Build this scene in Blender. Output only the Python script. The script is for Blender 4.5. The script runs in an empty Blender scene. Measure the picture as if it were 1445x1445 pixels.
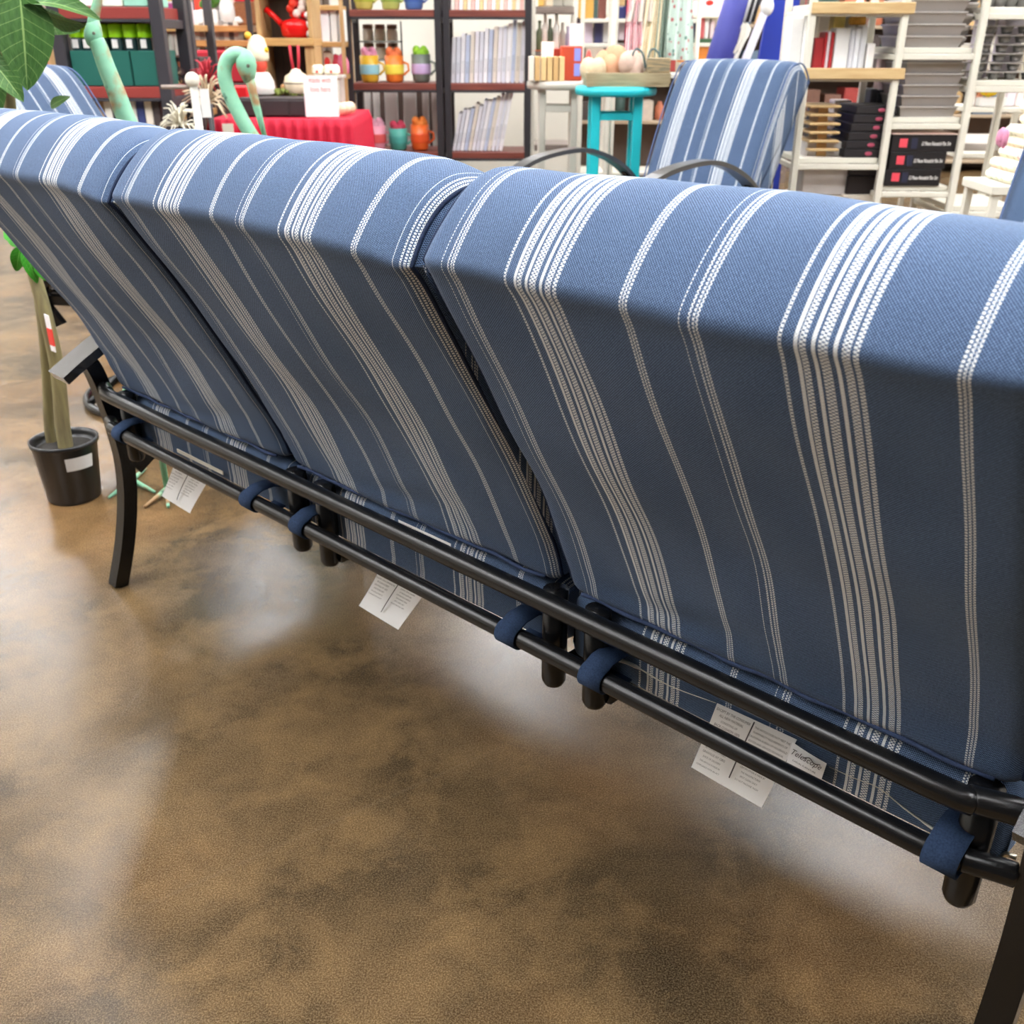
import bpy, math, random
from mathutils import Vector, Matrix
R_ = random.Random(7)
C = bpy.context.scene.collection
PI = math.pi
# ------------------------------------------------------------------ camera geometry
FPX, CX = 1408.5, 722.5
YAW, PITCH, ROLL = .8145, .4446, .0026
H = Vector((-math.cos(YAW), math.sin(YAW), 0)); RT = Vector((H.y, -H.x, 0)); UP = Vector((0, 0, 1))
TH = math.atan2(RT.y, RT.x)
FW = H*math.cos(PITCH) - UP*math.sin(PITCH); U0 = UP*math.cos(PITCH) + H*math.sin(PITCH)
RR = RT*math.cos(ROLL) + U0*math.sin(ROLL); UU = U0*math.cos(ROLL) - RT*math.sin(ROLL)
CAM = Vector((0, -.815, 1.09))

def su(px, py, v):            # sideways distance (m) in the shop's own axes at forward distance v
    return v*(px-CX)/(FPX*math.cos(PITCH)-(py-CX)*math.sin(PITCH))
def sz(py, v):                # height at forward distance v
    return CAM.z - v*math.tan(PITCH+math.atan((py-CX)/FPX))
def sw(u, v, z=0):            # shop axes -> world
    p = RT*u + H*v; return Vector((p.x, p.y-.815, z))
def onx(px, py, X):
    d = FW*FPX + RR*(px-CX) - UU*(py-CX); return CAM + d*((X-CAM.x)/d.x)
def ony(px, py, Y):
    d = FW*FPX + RR*(px-CX) - UU*(py-CX); return CAM + d*((Y-CAM.y)/d.y)

# ------------------------------------------------------------------ materials
def nt(name):
    m = bpy.data.materials.new(name); m.use_nodes = True
    n = m.node_tree; n.nodes.clear()
    o = n.nodes.new('ShaderNodeOutputMaterial'); b = n.nodes.new('ShaderNodeBsdfPrincipled')
    n.links.new(b.outputs[0], o.inputs[0]); return m, n, b
def math_(n, op, a, b=None, c=None, clamp=False):
    x = n.nodes.new('ShaderNodeMath'); x.operation = op; x.use_clamp = clamp
    for i, v in enumerate((a, b, c)):
        if v is None: continue
        if isinstance(v, (int, float)): x.inputs[i].default_value = v
        else: n.links.new(v, x.inputs[i])
    return x.outputs[0]
def mixc(n, f, a, b, mode='MIX'):
    x = n.nodes.new('ShaderNodeMix'); x.data_type = 'RGBA'; x.blend_type = mode
    for i, v in ((0, f), (6, a), (7, b)):
        if isinstance(v, (int, float)): x.inputs[i].default_value = v
        elif isinstance(v, tuple): x.inputs[i].default_value = (*v[:3], 1)
        else: n.links.new(v, x.inputs[i])
    return x.outputs[2]
_mc = {}
def M(col, rough=.5, metal=0., var=.12, scale=18., spec=.5, coat=0., bump=0., emit=0.):
    k = (tuple(col), rough, metal, var, scale, spec, coat, bump, emit)
    if k in _mc: return _mc[k]
    m, n, b = nt('mat_%d' % len(_mc))
    tc = n.nodes.new('ShaderNodeTexCoord'); no = n.nodes.new('ShaderNodeTexNoise')
    no.inputs['Scale'].default_value = scale; no.inputs['Detail'].default_value = 3
    n.links.new(tc.outputs['Object'], no.inputs['Vector'])
    c = tuple(col)
    o = mixc(n, no.outputs[0], tuple(x*(1-var) for x in c), tuple(min(1, x*(1+var)) for x in c))
    n.links.new(o, b.inputs['Base Color'])
    b.inputs['Roughness'].default_value = rough; b.inputs['Metallic'].default_value = metal
    b.inputs['Specular IOR Level'].default_value = spec
    if coat: b.inputs['Coat Weight'].default_value = coat
    if bump:
        bp = n.nodes.new('ShaderNodeBump'); bp.inputs['Strength'].default_value = bump; bp.inputs['Distance'].default_value = .002
        n2 = n.nodes.new('ShaderNodeTexNoise'); n2.inputs['Scale'].default_value = scale*25
        n.links.new(tc.outputs['Object'], n2.inputs['Vector']); n.links.new(n2.outputs[0], bp.inputs['Height'])
        n.links.new(bp.outputs[0], b.inputs['Normal'])
    if emit:
        b.inputs['Emission Color'].default_value = (*c, 1); b.inputs['Emission Strength'].default_value = emit
    _mc[k] = m; return m
def wood(col, dark, scale=6, axis=0, rough=.5):
    k = ('wood', tuple(col), tuple(dark), scale, axis, rough)
    if k in _mc: return _mc[k]
    m, n, b = nt('wood_%d' % len(_mc))
    tc = n.nodes.new('ShaderNodeTexCoord'); mp = n.nodes.new('ShaderNodeMapping')
    s = [scale*5]*3; s[axis] = scale*.5; mp.inputs['Scale'].default_value = s
    no = n.nodes.new('ShaderNodeTexNoise'); no.inputs['Scale'].default_value = 3; no.inputs['Detail'].default_value = 5
    n.links.new(tc.outputs['Object'], mp.inputs[0]); n.links.new(mp.outputs[0], no.inputs['Vector'])
    f = math_(n, 'MULTIPLY_ADD', no.outputs[0], 2.2, -.6, True)
    n.links.new(mixc(n, f, dark, col), b.inputs['Base Color']); b.inputs['Roughness'].default_value = rough
    _mc[k] = m; return m

PER = .265
def fabric(name, weave=.0026, bright=1.0):
    m, n, b = nt(name)
    uv = n.nodes.new('ShaderNodeUVMap'); sp = n.nodes.new('ShaderNodeSeparateXYZ'); n.links.new(uv.outputs[0], sp.inputs[0])
    u, v = sp.outputs[0], sp.outputs[1]
    f = math_(n, 'FRACT', math_(n, 'DIVIDE', u, PER))
    cr = n.nodes.new('ShaderNodeValToRGB'); cr.color_ramp.interpolation = 'CONSTANT'; e = cr.color_ramp.elements
    seg = [(.0, .011, .5), (.044, .055, 1), (.0596, .080, .5), (.097, .106, 1), (.117, .141, .5), (.159, .170, 1), (.183, .206, .5), (.214, .227, .5),
           (.470, .478, .5), (.4815, .4895, .5), (.4935, .501, .5), (.690, .694, .4), (.720, .730, .5), (.735, .744, .5), (.749, .757, .5)]
    pts = []
    for a, c, val in seg: pts += [(a, val), (c, 0)]
    e[0].position = 0; e[0].color = (.5, .5, .5, 1); e[1].position = pts[1][0]; e[1].color = (0, 0, 0, 1)
    for p, val in pts[2:]:
        q = e.new(p); q.color = (val, val, val, 1)
    n.links.new(f, cr.inputs[0]); m_ = cr.outputs[0]
    solid = math_(n, 'GREATER_THAN', m_, .75); dot = math_(n, 'GREATER_THAN', m_, .25)
    par = math_(n, 'FRACT', math_(n, 'MULTIPLY', math_(n, 'FLOOR', math_(n, 'DIVIDE', u, .00235)), .5))
    ph = math_(n, 'ADD', math_(n, 'DIVIDE', v, .0034), par)
    dd = math_(n, 'SINE', math_(n, 'MULTIPLY', ph, 2*PI))
    dd = math_(n, 'MULTIPLY_ADD', dd, 1.6, 1.0, True)
    mask = math_(n, 'MAXIMUM', math_(n, 'MULTIPLY', solid, math_(n, 'MULTIPLY_ADD', dd, .15, .85)), math_(n, 'MULTIPLY', dot, dd))
    wu = math_(n, 'SINE', math_(n, 'MULTIPLY', u, 2*PI/weave)); wv = math_(n, 'SINE', math_(n, 'MULTIPLY', v, 2*PI/weave))
    w = math_(n, 'MULTIPLY_ADD', math_(n, 'MULTIPLY', wu, wv), .95, .5, True)
    no = n.nodes.new('ShaderNodeTexNoise'); no.inputs['Scale'].default_value = 420; n.links.new(uv.outputs[0], no.inputs['Vector'])
    n3 = n.nodes.new('ShaderNodeTexNoise'); n3.inputs['Scale'].default_value = 14; n.links.new(uv.outputs[0], n3.inputs['Vector'])
    w2 = math_(n, 'MULTIPLY', w, math_(n, 'MULTIPLY_ADD', no.outputs[0], 1.0, .25, True))
    k = bright
    base = mixc(n, w2, (.005*k, .010*k, .028*k), (.22*k, .34*k, .56*k))
    base = mixc(n, math_(n, 'MULTIPLY', n3.outputs[0], .35), base, (.026*k, .05*k, .108*k))
    col = mixc(n, mask, base, (.76, .79, .80))
    n.links.new(col, b.inputs['Base Color'])
    b.inputs['Roughness'].default_value = .85; b.inputs['Specular IOR Level'].default_value = .15
    b.inputs['Sheen Weight'].default_value = .12; b.inputs['Sheen Roughness'].default_value = .4
    bp = n.nodes.new('ShaderNodeBump'); bp.inputs['Strength'].default_value = .55; bp.inputs['Distance'].default_value = .0008
    n.links.new(math_(n, 'ADD', w, mask), bp.inputs['Height']); n.links.new(bp.outputs[0], b.inputs['Normal'])
    return m
FAB = fabric('striped_fabric'); FABFAR = fabric('striped_fabric_far', .004, .85)
NAVY = M((.02, .032, .07), .85, var=.5, scale=300, spec=.15, bump=.4)
BLACK = M((.006, .006, .0065), .27, var=.1, scale=60, spec=.45, bump=.05)
BLACKD = M((.02, .02, .022), .5, var=.2)

# ------------------------------------------------------------------ mesh builder
def catmull(pts, n=8, closed=False):
    out = []; P = [Vector(p) for p in pts]; L = len(P)
    rng = range(L if closed else L-1)
    for i in rng:
        if closed: a, b, c, d = P[(i-1) % L], P[i], P[(i+1) % L], P[(i+2) % L]
        else: a, b, c, d = P[max(i-1, 0)], P[i], P[i+1], P[min(i+2, L-1)]
        for k in range(n):
            t = k/n
            out.append(.5*((2*b)+(c-a)*t+(2*a-5*b+4*c-d)*t*t+(3*b-a-3*c+d)*t**3))
    if not closed: out.append(P[-1])
    return out
class MB:
    def __init__(s): s.v = []; s.f = []; s.sm = []; s.uv = None; s.mi = []
    def add(s, vs, fs, sm=False, mi=0):
        o = len(s.v); s.v += [tuple(x) for x in vs]
        for f in fs: s.f.append(tuple(i+o for i in f)); s.sm.append(sm); s.mi.append(mi)
    def box(s, x0, x1, y0, y1, z0, z1, bev=0., mtx=None, mi=0):
        if bev <= 0:
            vs = [(x, y, z) for z in (z0, z1) for y in (y0, y1) for x in (x0, x1)]
            fs = [(0, 2, 3, 1), (4, 5, 7, 6), (0, 1, 5, 4), (2, 6, 7, 3), (0, 4, 6, 2), (1, 3, 7, 5)]
        else:
            b = min(bev, (x1-x0)*.45, (y1-y0)*.45, (z1-z0)*.45)
            vs = []; 
            for z, e in ((z0, b), (z0+b, 0), (z1-b, 0), (z1, b)):
                for x, y in ((x0+b+e*0, y0+e), (x1-b, y0+e), (x1-e, y0+b), (x1-e, y1-b), (x1-b, y1-e), (x0+b, y1-e), (x0+e, y1-b), (x0+e, y0+b)):
                    vs.append((x, y, z))
            fs = [tuple(range(7, -1, -1)), tuple(range(24, 32))]
            for r in range(3):
                for i in range(8):
                    j = (i+1) % 8; fs.append((r*8+i, r*8+j, r*8+8+j, r*8+8+i))
        if mtx is not None: vs = [mtx @ Vector(p) for p in vs]
        s.add(vs, fs, False, mi); return s
    def tube(s, pts, r, n=12, cap=True, sm=True, flat=1.0):
        P = [Vector(p) for p in pts]; rs = r if isinstance(r, (list, tuple)) else [r]*len(P)
        vs = []; fs = []; prev = None
        for i, p in enumerate(P):
            t = (P[min(i+1, len(P)-1)]-P[max(i-1, 0)]).normalized()
            if prev is None:
                a = Vector((0, 0, 1)) if abs(t.z) < .9 else Vector((1, 0, 0)); x = (a-t*a.dot(t)).normalized()
            else: x = (prev-t*prev.dot(t)).normalized()
            prev = x; y = t.cross(x)
            for k in range(n):
                a = 2*PI*k/n; vs.append(p+(x*math.cos(a)*flat+y*math.sin(a))*rs[i])
        for i in range(len(P)-1):
            for k in range(n):
                j = (k+1) % n; fs.append((i*n+k, i*n+j, (i+1)*n+j, (i+1)*n+k))
        if cap: fs.append(tuple(range(n-1, -1, -1))); fs.append(tuple(range((len(P)-1)*n, len(P)*n)))
        s.add(vs, fs, sm); return s
    def lathe(s, prof, n=24, c=(0, 0, 0), sm=True, mtx=None):
        vs = []; fs = []; m = len(prof)
        for r, z in prof:
            for k in range(n):
                a = 2*PI*k/n; vs.append(Vector((c[0]+max(r, 1e-5)*math.cos(a), c[1]+max(r, 1e-5)*math.sin(a), c[2]+z)))
        for i in range(m-1):
            for k in range(n):
                j = (k+1) % n; fs.append((i*n+k, i*n+j, (i+1)*n+j, (i+1)*n+k))
        fs.append(tuple(range(n-1, -1, -1))); fs.append(tuple(range((m-1)*n, m*n)))
        if mtx is not None: vs = [mtx @ p for p in vs]
        s.add(vs, fs, sm); return s
    def ball(s, c, r, sc=(1, 1, 1), n=14, m=9):
        return s.lathe([(r*math.sin(PI*i/m), -r*math.cos(PI*i/m)) for i in range(m+1)], n, (0, 0, 0), True,
                       Matrix.Translation(c) @ Matrix.Diagonal((*sc, 1)))
    def bar(s, path, w, d, side, sm=False):
        """rectangular bar along path: width w along `side`, depth d perpendicular"""
        P = [Vector(p) for p in path]; S = Vector(side).normalized(); vs = []; fs = []
        for i, p in enumerate(P):
            t = (P[min(i+1, len(P)-1)]-P[max(i-1, 0)]).normalized(); nn = t.cross(S).normalized()
            for a, b in ((-1, -1), (1, -1), (1, 1), (-1, 1)): vs.append(p+S*a*w/2+nn*b*d/2)
        L = len(P)
        for i in range(L-1):
            for k in range(4):
                j = (k+1) % 4; fs.append((i*4+k, i*4+j, i*4+4+j, i*4+4+k))
        fs += [(3, 2, 1, 0), tuple(range(L*4-4, L*4))]
        s.add(vs, fs, sm); return s
    def prism(s, poly, a0, a1, axis='y'):
        n = len(poly); f = {'y': lambda p, a: (p[0], a, p[1]), 'x': lambda p, a: (a, p[0], p[1]), 'z': lambda p, a: (p[0], p[1], a)}[axis]
        vs = [f(p, a0) for p in poly]+[f(p, a1) for p in poly]
        fs = [tuple(range(n)), tuple(range(2*n-1, n-1, -1))]+[(i, (i+1) % n, n+(i+1) % n, n+i)[::-1] for i in range(n)]
        s.add(vs, fs); return s
    def build(s, name, mats, parent=None, loc=None, rz=0):
        me = bpy.data.meshes.new(name); me.from_pydata(s.v, [], s.f)
        mats = mats if isinstance(mats, (list, tuple)) else [mats]
        for m in mats: me.materials.append(m)
        me.polygons.foreach_set('use_smooth', s.sm); me.polygons.foreach_set('material_index', s.mi)
        if s.uv:
            l = me.uv_layers.new(name='UVMap')
            for lp in me.loops: l.data[lp.index].uv = s.uv[lp.vertex_index]
        me.update(); 
        import bmesh
        bm = bmesh.new(); bm.from_mesh(me); bmesh.ops.recalc_face_normals(bm, faces=bm.faces); bm.to_mesh(me); bm.free()
        o = bpy.data.objects.new(name, me); C.objects.link(o)
        if parent: o.parent = parent
        if loc is not None: o.location = loc
        if rz: o.rotation_euler = (0, 0, rz)
        return o
def tag(o, label=None, cat=None, group=None, kind=None):
    for k, v in (('label', label), ('category', cat), ('group', group), ('kind', kind)):
        if v: o[k] = v
    return o
def thing(name, label, cat, loc=(0, 0, 0), rz=0, group=None):
    o = bpy.data.objects.new(name, None); C.objects.link(o); o.location = loc; o.rotation_euler = (0, 0, rz)
    return tag(o, label, cat, group)
def text_mesh(name, lines, size, mat, parent, mtx, align='CENTER', shear=0., spacing=1.15, bold=0., sx=1.):
    vs, fs = [], []
    for i, (t, sc) in enumerate(lines):
        cu = bpy.data.curves.new('t', 'FONT'); cu.body = t; cu.size = size*sc; cu.align_x = align; cu.shear = shear; cu.offset = bold; cu.resolution_u = 2
        ob = bpy.data.objects.new('t', cu); me = bpy.data.meshes.new_from_object(ob)
        o = len(vs); vs += [(p.co.x*sx, p.co.y-i*size*spacing, 0) for p in me.vertices]; fs += [tuple(k+o for k in p.vertices) for p in me.polygons]
        bpy.data.objects.remove(ob); bpy.data.curves.remove(cu); bpy.data.meshes.remove(me)
    me = bpy.data.meshes.new(name); me.from_pydata([tuple(mtx @ Vector(p)) for p in vs], [], fs); me.materials.append(mat)
    o = bpy.data.objects.new(name, me); C.objects.link(o); o.parent = parent; return o

# ------------------------------------------------------------------ cushions
def offs(poly, d):
    """inset a closed 2D polygon by d along its normals (counter-clockwise or not: sign worked out)"""
    n = len(poly); A = sum(poly[i][0]*poly[(i+1) % n][1]-poly[(i+1) % n][0]*poly[i][1] for i in range(n))
    sg = 1 if A > 0 else -1; out = []
    for i in range(n):
        a, b = Vector(poly[i-1]), Vector(poly[(i+1) % n]); t = (b-a).normalized(); nn = Vector((-t.y, t.x))*sg
        p = Vector(poly[i])+nn*d; out.append((p.x, p.y))
    return out
def pad(name, prof, x0, x1, ux0, mat, parent, r=.035, puff=.006, dent=None, nx=26):
    n = len(prof); arc = [0]
    for i in range(1, n): arc.append(arc[-1]+(Vector(prof[i])-Vector(prof[i-1])).length)
    mb = MB(); W = x1-x0
    ds = [0, .12, .3, .55, .8, 1.0]; xs = []
    for d in ds: xs.append((r*d, r-math.sqrt(max(0, r*r-(r-r*d)**2))))
    inner = [(r+(W-2*r)*k/nx, 0) for k in range(1, nx)]
    sl = xs + inner + [(W-a, b) for a, b in reversed(xs)]
    vs = []; uv = []
    for a, ins in sl:
        t = a/W; pf = puff*(1-math.sin(PI*min(1, max(0, t)))**.5)
        pp = offs(prof, min(ins, .6*r)+pf)
        for i, (y, z) in enumerate(pp):
            X = x0+a; Y = y; Z = z
            if dent: dx, dy, dz = dent(t, i/n, y, z); X += dx; Y += dy; Z += dz
            vs.append((X, Y, Z)); uv.append((a+x0-ux0, arc[i]))
    L = len(sl); fs = []
    for s in range(L-1):
        for i in range(n):
            j = (i+1) % n; fs.append((s*n+i, s*n+j, (s+1)*n+j, (s+1)*n+i))
    mb.add(vs, fs, True)
    # end panels with their own UVs
    for s, sg in ((0, 1), (L-1, -1)):
        o = len(mb.v); ring = vs[s*n:(s+1)*n]; mb.v += ring; uv += [(p[1]+.3, p[2]) for p in ring]
        f = tuple(range(o, o+n)); mb.f.append(f if sg > 0 else f[::-1]); mb.sm.append(False); mb.mi.append(0)
    mb.uv = uv
    return mb.build(name, mat, parent)
def seam(name, prof, x, mat, parent, r=.0028, inset=.012, dent=None, t=0.):
    pp = offs(prof, inset); n = len(pp); mb = MB()
    pts = []
    for i, (y, z) in enumerate(pp):
        X, Y, Z = x, y, z
        if dent: dx, dy, dz = dent(t, i/n, y, z); X += dx; Y += dy; Z += dz
        pts.append((X, Y, Z))
    mb.tube(pts+[pts[0]], r, 6, False); return mb.build(name, mat, parent)
def smooth_prof(pts, sharp=()):
    return [(p.x, p.y) for p in catmull([Vector((a, b)) for a, b in pts], 5, True)]
BACKP = smooth_prof([(.052, .446), (.034, .484), (.006, .548), (-.030, .622), (-.074, .695), (-.113, .762), (-.152, .828), (-.180, .878), (-.1925, .899), (-.186, .916),
                     (-.165, .943), (-.139, .966), (-.110, .979), (-.080, .9805), (-.045, .973), (-.015, .950), (.012, .910), (.045, .850), (.085, .770), (.125, .68),
                     (.165, .58), (.19, .50), (.192, .468), (.17, .452), (.10, .447)])
SEATP = smooth_prof([(.062, .345), (.052, .365), (.052, .42), (.068, .441), (.13, .445), (.30, .455), (.50, .458), (.61, .45), (.645, .43), (.65, .39), (.635, .355), (.58, .345), (.35, .335), (.15, .335)])
PAPER = M((.93, .94, .94), .7, var=.02)
INK = M((.09, .09, .1), .8, var=.05)
TAPE = M((.78, .76, .68), .8, var=.05)

def strap_mb(x, w=.034):
    """cloth loop round the lower rail, rooted in the seat pad"""
    cy, cz, rr = 0.0, .378, .0150
    pts = [(.058, .392), (.035, .399), (.012, .3985)]
    for k in range(1, 15):
        a = math.radians(80+k*14.5); pts.append((cy+rr*math.cos(a), cz+rr*math.sin(a)))
    pts += [(.03, .352), (.058, .356)]
    mb = MB(); vs = []; fs = []; n = len(pts)
    P = [Vector((p[0], p[1])) for p in pts]; th = .0022
    for i in range(n):
        t = (P[min(i+1, n-1)]-P[max(i-1, 0)]).normalized(); nn = Vector((-t.y, t.x))*th
        for xx in (-w/2, w/2):
            for s in (-.5, .5): vs.append((x+xx, P[i].x+nn.x*s, P[i].y+nn.y*s))
    for i in range(n-1):
        for a, b in ((0, 1), (1, 3), (3, 2), (2, 0)): fs.append((i*4+a, i*4+b, i*4+4+b, i*4+4+a))
    mb.add(vs, fs, True); return mb

def sofa_cushion(i, x0, x1, ux, label, left_dent=0, right_dent=0):
    t = thing('patio_cushion', label, 'cushion', (0, 0, 0), 0, 'striped cushions along the sofa')
    def dent(tt, k, y, z):
        # soft pinches where neighbouring cushions press together near the top corner
        dx = dy = dz = 0
        g = math.exp(-((z-.945)/.05)**2)*math.exp(-((y+.15)/.07)**2)
        if left_dent: dx += left_dent*g*max(0, 1-tt*9)
        if right_dent: dx -= right_dent*g*max(0, 1-(1-tt)*9); dz -= .012*math.exp(-((1-tt)/.1)**2)*max(0, min(1, (z-.8)/.1))
        wob = .0022*math.sin(9*tt+i*2)*math.sin(z*21+i)+.0012*math.sin(23*tt+z*33)
        q = math.exp(-((z-.50-.02*math.sin(tt*7+i))/.016)**2)*max(0, min(1, (.1-y)/.05))
        dy += wob + .0035*q*math.sin(tt*5+i)**2
        dz += wob*.4
        return dx, dy, dz
    pad('back_pad', BACKP, x0, x1, ux, FAB, t, .026, .006, dent)
    seam('piping', BACKP, x0+.008, NAVY, t, .0026, .013, dent, .01); seam('piping', BACKP, x1-.008, NAVY, t, .0026, .013, dent, .99)
    # edge seam along the foot of the back pad
    mb = MB(); mb.tube([(x0+.03+(x1-x0-.06)*k/30, .0475-.0015*math.sin(k*.9+i), .4495+.0012*math.sin(k*1.3)) for k in range(31)], .0028, 7)
    mb.build('hem', M((.04, .06, .12), .85, var=.5, scale=400, spec=.15), t)
    pad('seat_pad', SEATP, x0+.006, x1-.006, ux, FAB, t, .02, .003)
    for sx in (x0+.095, x1-.045): strap_mb(sx).build('strap', [M((.035, .06, .12), .85, var=.6, scale=500, spec=.1, bump=.5)], t)
    return t
def care_label(t, x0, w, ztop, zbot, y0, sway, lines_l, lines_r, curl=.012):
    # a sewn-in paper slip that hangs from the seat pad past the lower rail
    mb = MB(); nu, nv = 10, 12; vs = []; fs = []
    for j in range(nv+1):
        s = j/nv
        for i in range(nu+1):
            a = i/nu
            vs.append((x0+a*w+sway*s, y0+curl*s*s+.004*math.sin(s*3+a), ztop+(zbot-ztop)*s))
    for j in range(nv):
        for i in range(nu): k = j*(nu+1)+i; fs.append((k, k+1, k+nu+2, k+nu+1))
    mb.add(vs, fs, True); o = mb.build('care_label', PAPER, t)
    o['label'] = 'white paper care label with small print'
    sl = sway/(zbot-ztop)
    # print lies on the slip, following its slope
    ang = Matrix.Rotation(PI/2, 4, 'X')
    def put(lines, ax, topz, size):
        cx_ = x0+w*ax+sway*((topz-ztop)/(zbot-ztop)); s = (topz-ztop)/(zbot-ztop)
        m = Matrix.Translation((cx_, y0+curl*s*s-.0015, topz)) @ Matrix.Rotation(-curl*1.2/(ztop-zbot), 4, 'X') @ ang @ Matrix(((1, sway/(zbot-ztop), 0, 0), (0, 1, 0, 0), (0, 0, 1, 0), (0, 0, 0, 1)))
        x = text_mesh('printed_text', lines, size, INK, o, m, sx=.66, spacing=1.32)
    put(lines_l, .25, ztop-.008, .0053); put(lines_r, .75, ztop-.008, .0049)
    m = MB(); m.tube([(x0+w*.5+sway*k/6, y0+curl*(k/6)**2-.002+.006*math.sin(3*k/6+.5)*0, ztop+(zbot-ztop)*k/6) for k in range(6)], .0008, 5); m.build('printed_rule', INK, o)
    return o
# ------------------------------------------------------------------ the sofa
sofa = thing('patio_sofa', 'long black metal three seat sofa frame seen from behind, holding striped cushions', 'sofa', (0, 0, 0))
ZU, ZL = .450, .378
def rail(z, r, name, xe=(-1.925, -.137)):
    a, b = xe
    pts = [(a, .022, z-.002), (a+.02, .016, z), (a+.05, .006, z), (a+.09, 0, z), (-1.4, 0, z), (-1, 0, z), (-.6, 0, z), (b-.09, 0, z), (b-.05, .006, z), (b-.02, .016, z), (b, .024, z-.002)]
    MB().tube(catmull(pts, 4), r, 20).build(name, BLACK, sofa)
rail(ZU, .0136, 'back_rail'); rail(ZL, .0124, 'back_rail')
def side(xc, sgn):
    # rear leg: bowed flat bar
    leg = catmull([Vector((xc, y, z)) for y, z in ((.006, .500), (.016, .470), (.030, .40), (.038, .34), (.042, .27), (.034, .19), (.012, .095), (-.020, .0))], 5)
    MB().bar(leg, .032, .030, (1, 0, 0)).build('leg', BLACK, sofa)
    fl = catmull([Vector((xc, y, z)) for y, z in ((.60, .592), (.605, .50), (.60, .34), (.60, .2), (.615, .08), (.64, 0))], 5)
    MB().bar(fl, .032, .030, (1, 0, 0)).build('leg', BLACK, sofa)
    xa = xc+sgn*.016
    arm = catmull([Vector((xa, y, z)) for y, z in ((-.052, .478), (-.02, .497), (.03, .524), (.10, .558), (.2, .59), (.33, .611), (.48, .613), (.60, .598), (.68, .565))], 6)
    MB().bar(arm, .066, .018, (1, 0, 0)).build('armrest', M((.03, .03, .031), .24, var=.2, scale=400, spec=1., bump=.2, coat=1.), sofa)
    br = catmull([Vector((xc, y, z)) for y, z in ((.055, .265), (.10, .295), (.16, .325), (.3, .345), (.6, .35))], 5)
    MB().bar(br, .026, .05, (1, 0, 0)).build('side_rail', BLACK, sofa)
side(-1.938, -1); side(-.118, 1)
MB().tube([(-1.93, .60, .335), (-.13, .60, .335)], .014, 14).build('front_rail', BLACK, sofa)
for px_, py_ in ((425, 740), (462, 762)): pass
posts = [-1.862, ony(424, 752, .034).x, ony(463, 772, .034).x, ony(780, 932, .034).x, ony(838, 962, .034).x, -.182]
for x in posts:
    m = MB(); m.tube([(x, .037, .300), (x, .037, .303), (x, .037, .310), (x, .037, .36), (x, .037, .448)], [.006, .013, .0165, .0170, .0170], 16)
    m.build('back_post', BLACK, sofa)
for x in (-1.30, -1.20, -.73, -.64):
    MB().tube([(x, .045, .318), (x, .3, .312), (x, .58, .318)], .011, 10).build('seat_slat', BLACK, sofa)

c1 = sofa_cushion(1, -1.922, -1.330, -1.795, 'striped blue sofa cushion at the far end, beside the potted tree and flaring arm', 0, .005)
c2 = sofa_cushion(2, -1.327, -.724, -1.199, 'striped blue sofa cushion in the middle of the three', .004, .006)
c3 = sofa_cushion(3, -.721, -.150, -.599, 'nearest striped blue sofa cushion, largest in view with the brand name label below it', .004, 0)
LT = [('EXCEPT BY THE CONSUMER', 1), ('ALL NEW MATERIAL', 1), ('CONSISTING OF', .85), ('BACK CUSHION 100%', 1), ('POLYESTER FIBER BATTING', 1), ('', 1), ('MANUFACTURED BY', .8), ('TELESCOPE CASUAL FURNITURE, INC.', .8), ('82 CHURCH STREET', .9), ('GRANVILLE, NY 12832', .9), ('DATE OF DELIVERY', .8), ('THIS ARTICLE IS MADE IN', .7), ('COMPLIANCE WITH AN ACT', .7)]
RT_ = [('THIS ARTICLE DOES NOT MEET THE', .85), ('FLAMMABILITY REQUIREMENTS OF', .85), ('CALIFORNIA BUREAU OF HOUSEHOLD', .85), ('GOODS AND SERVICES TECHNICAL', .85), ('BULLETIN 117. CARE SHOULD BE', .85), ('', 1), ('THE FABRIC IN CUSHIONS', .8), ('COMPLIES WITH STANDARD', .8), ('OF THE RETAILERS AND', .8), ('CERTIFICATION IS MADE BY', .8), ('THE MANUFACTURER', .8), ('SPOT CLEAN ONLY', .8), ('DO NOT MACHINE WASH', .8)]
def lab(t, tl, bl, w, ytop, ybot, ll, rl, zt=None, zb=None):
    a = ony(*tl, ytop); b = ony(*bl, ybot)
    o = care_label(t, a.x, w, zt or a.z, zb or b.z, ytop, b.x-a.x, ll, rl, ybot-ytop); return o
# nearest cushion: full slip visible between and below the rails
a = ony(1012, 992, .040); b = ony(1120, 1062, .040)
wn = (b.x-a.x)
lab(c3, (1012, 992), (975, 1083), wn, .040, .048, LT, RT_)
f0 = ony(1118, 1052, .040); f1 = ony(1167, 1079, .040); f0.z = f1.z = a.z-.002
mb = MB(); vs = []
for j in range(5):
    for i in range(7):
        p = f0.lerp(f1, i/6); vs.append((p.x-.004*j/4, .040-.0035*math.sin(i/6*PI)-.001, f0.z-.006*i/6+.002*math.sin(i/6*PI)-.034*j/4))
mb.add(vs, [(j*7+i, j*7+i+1, j*7+i+8, j*7+i+7) for j in range(4) for i in range(6)], True)
fl = mb.build('brand_label', PAPER, c3); fl['label'] = 'small white fabric tab with a script brand name'
mm = Matrix.Translation(((f0.x+f1.x)/2-.002, .0348, f0.z-.014)) @ Matrix.Rotation(PI/2, 4, 'X') @ Matrix.Rotation(-.08, 4, 'Z')
text_mesh('script_lettering', [('Telescope', 1)], .0115, INK, fl, mm, shear=.45, sx=.78)
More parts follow.
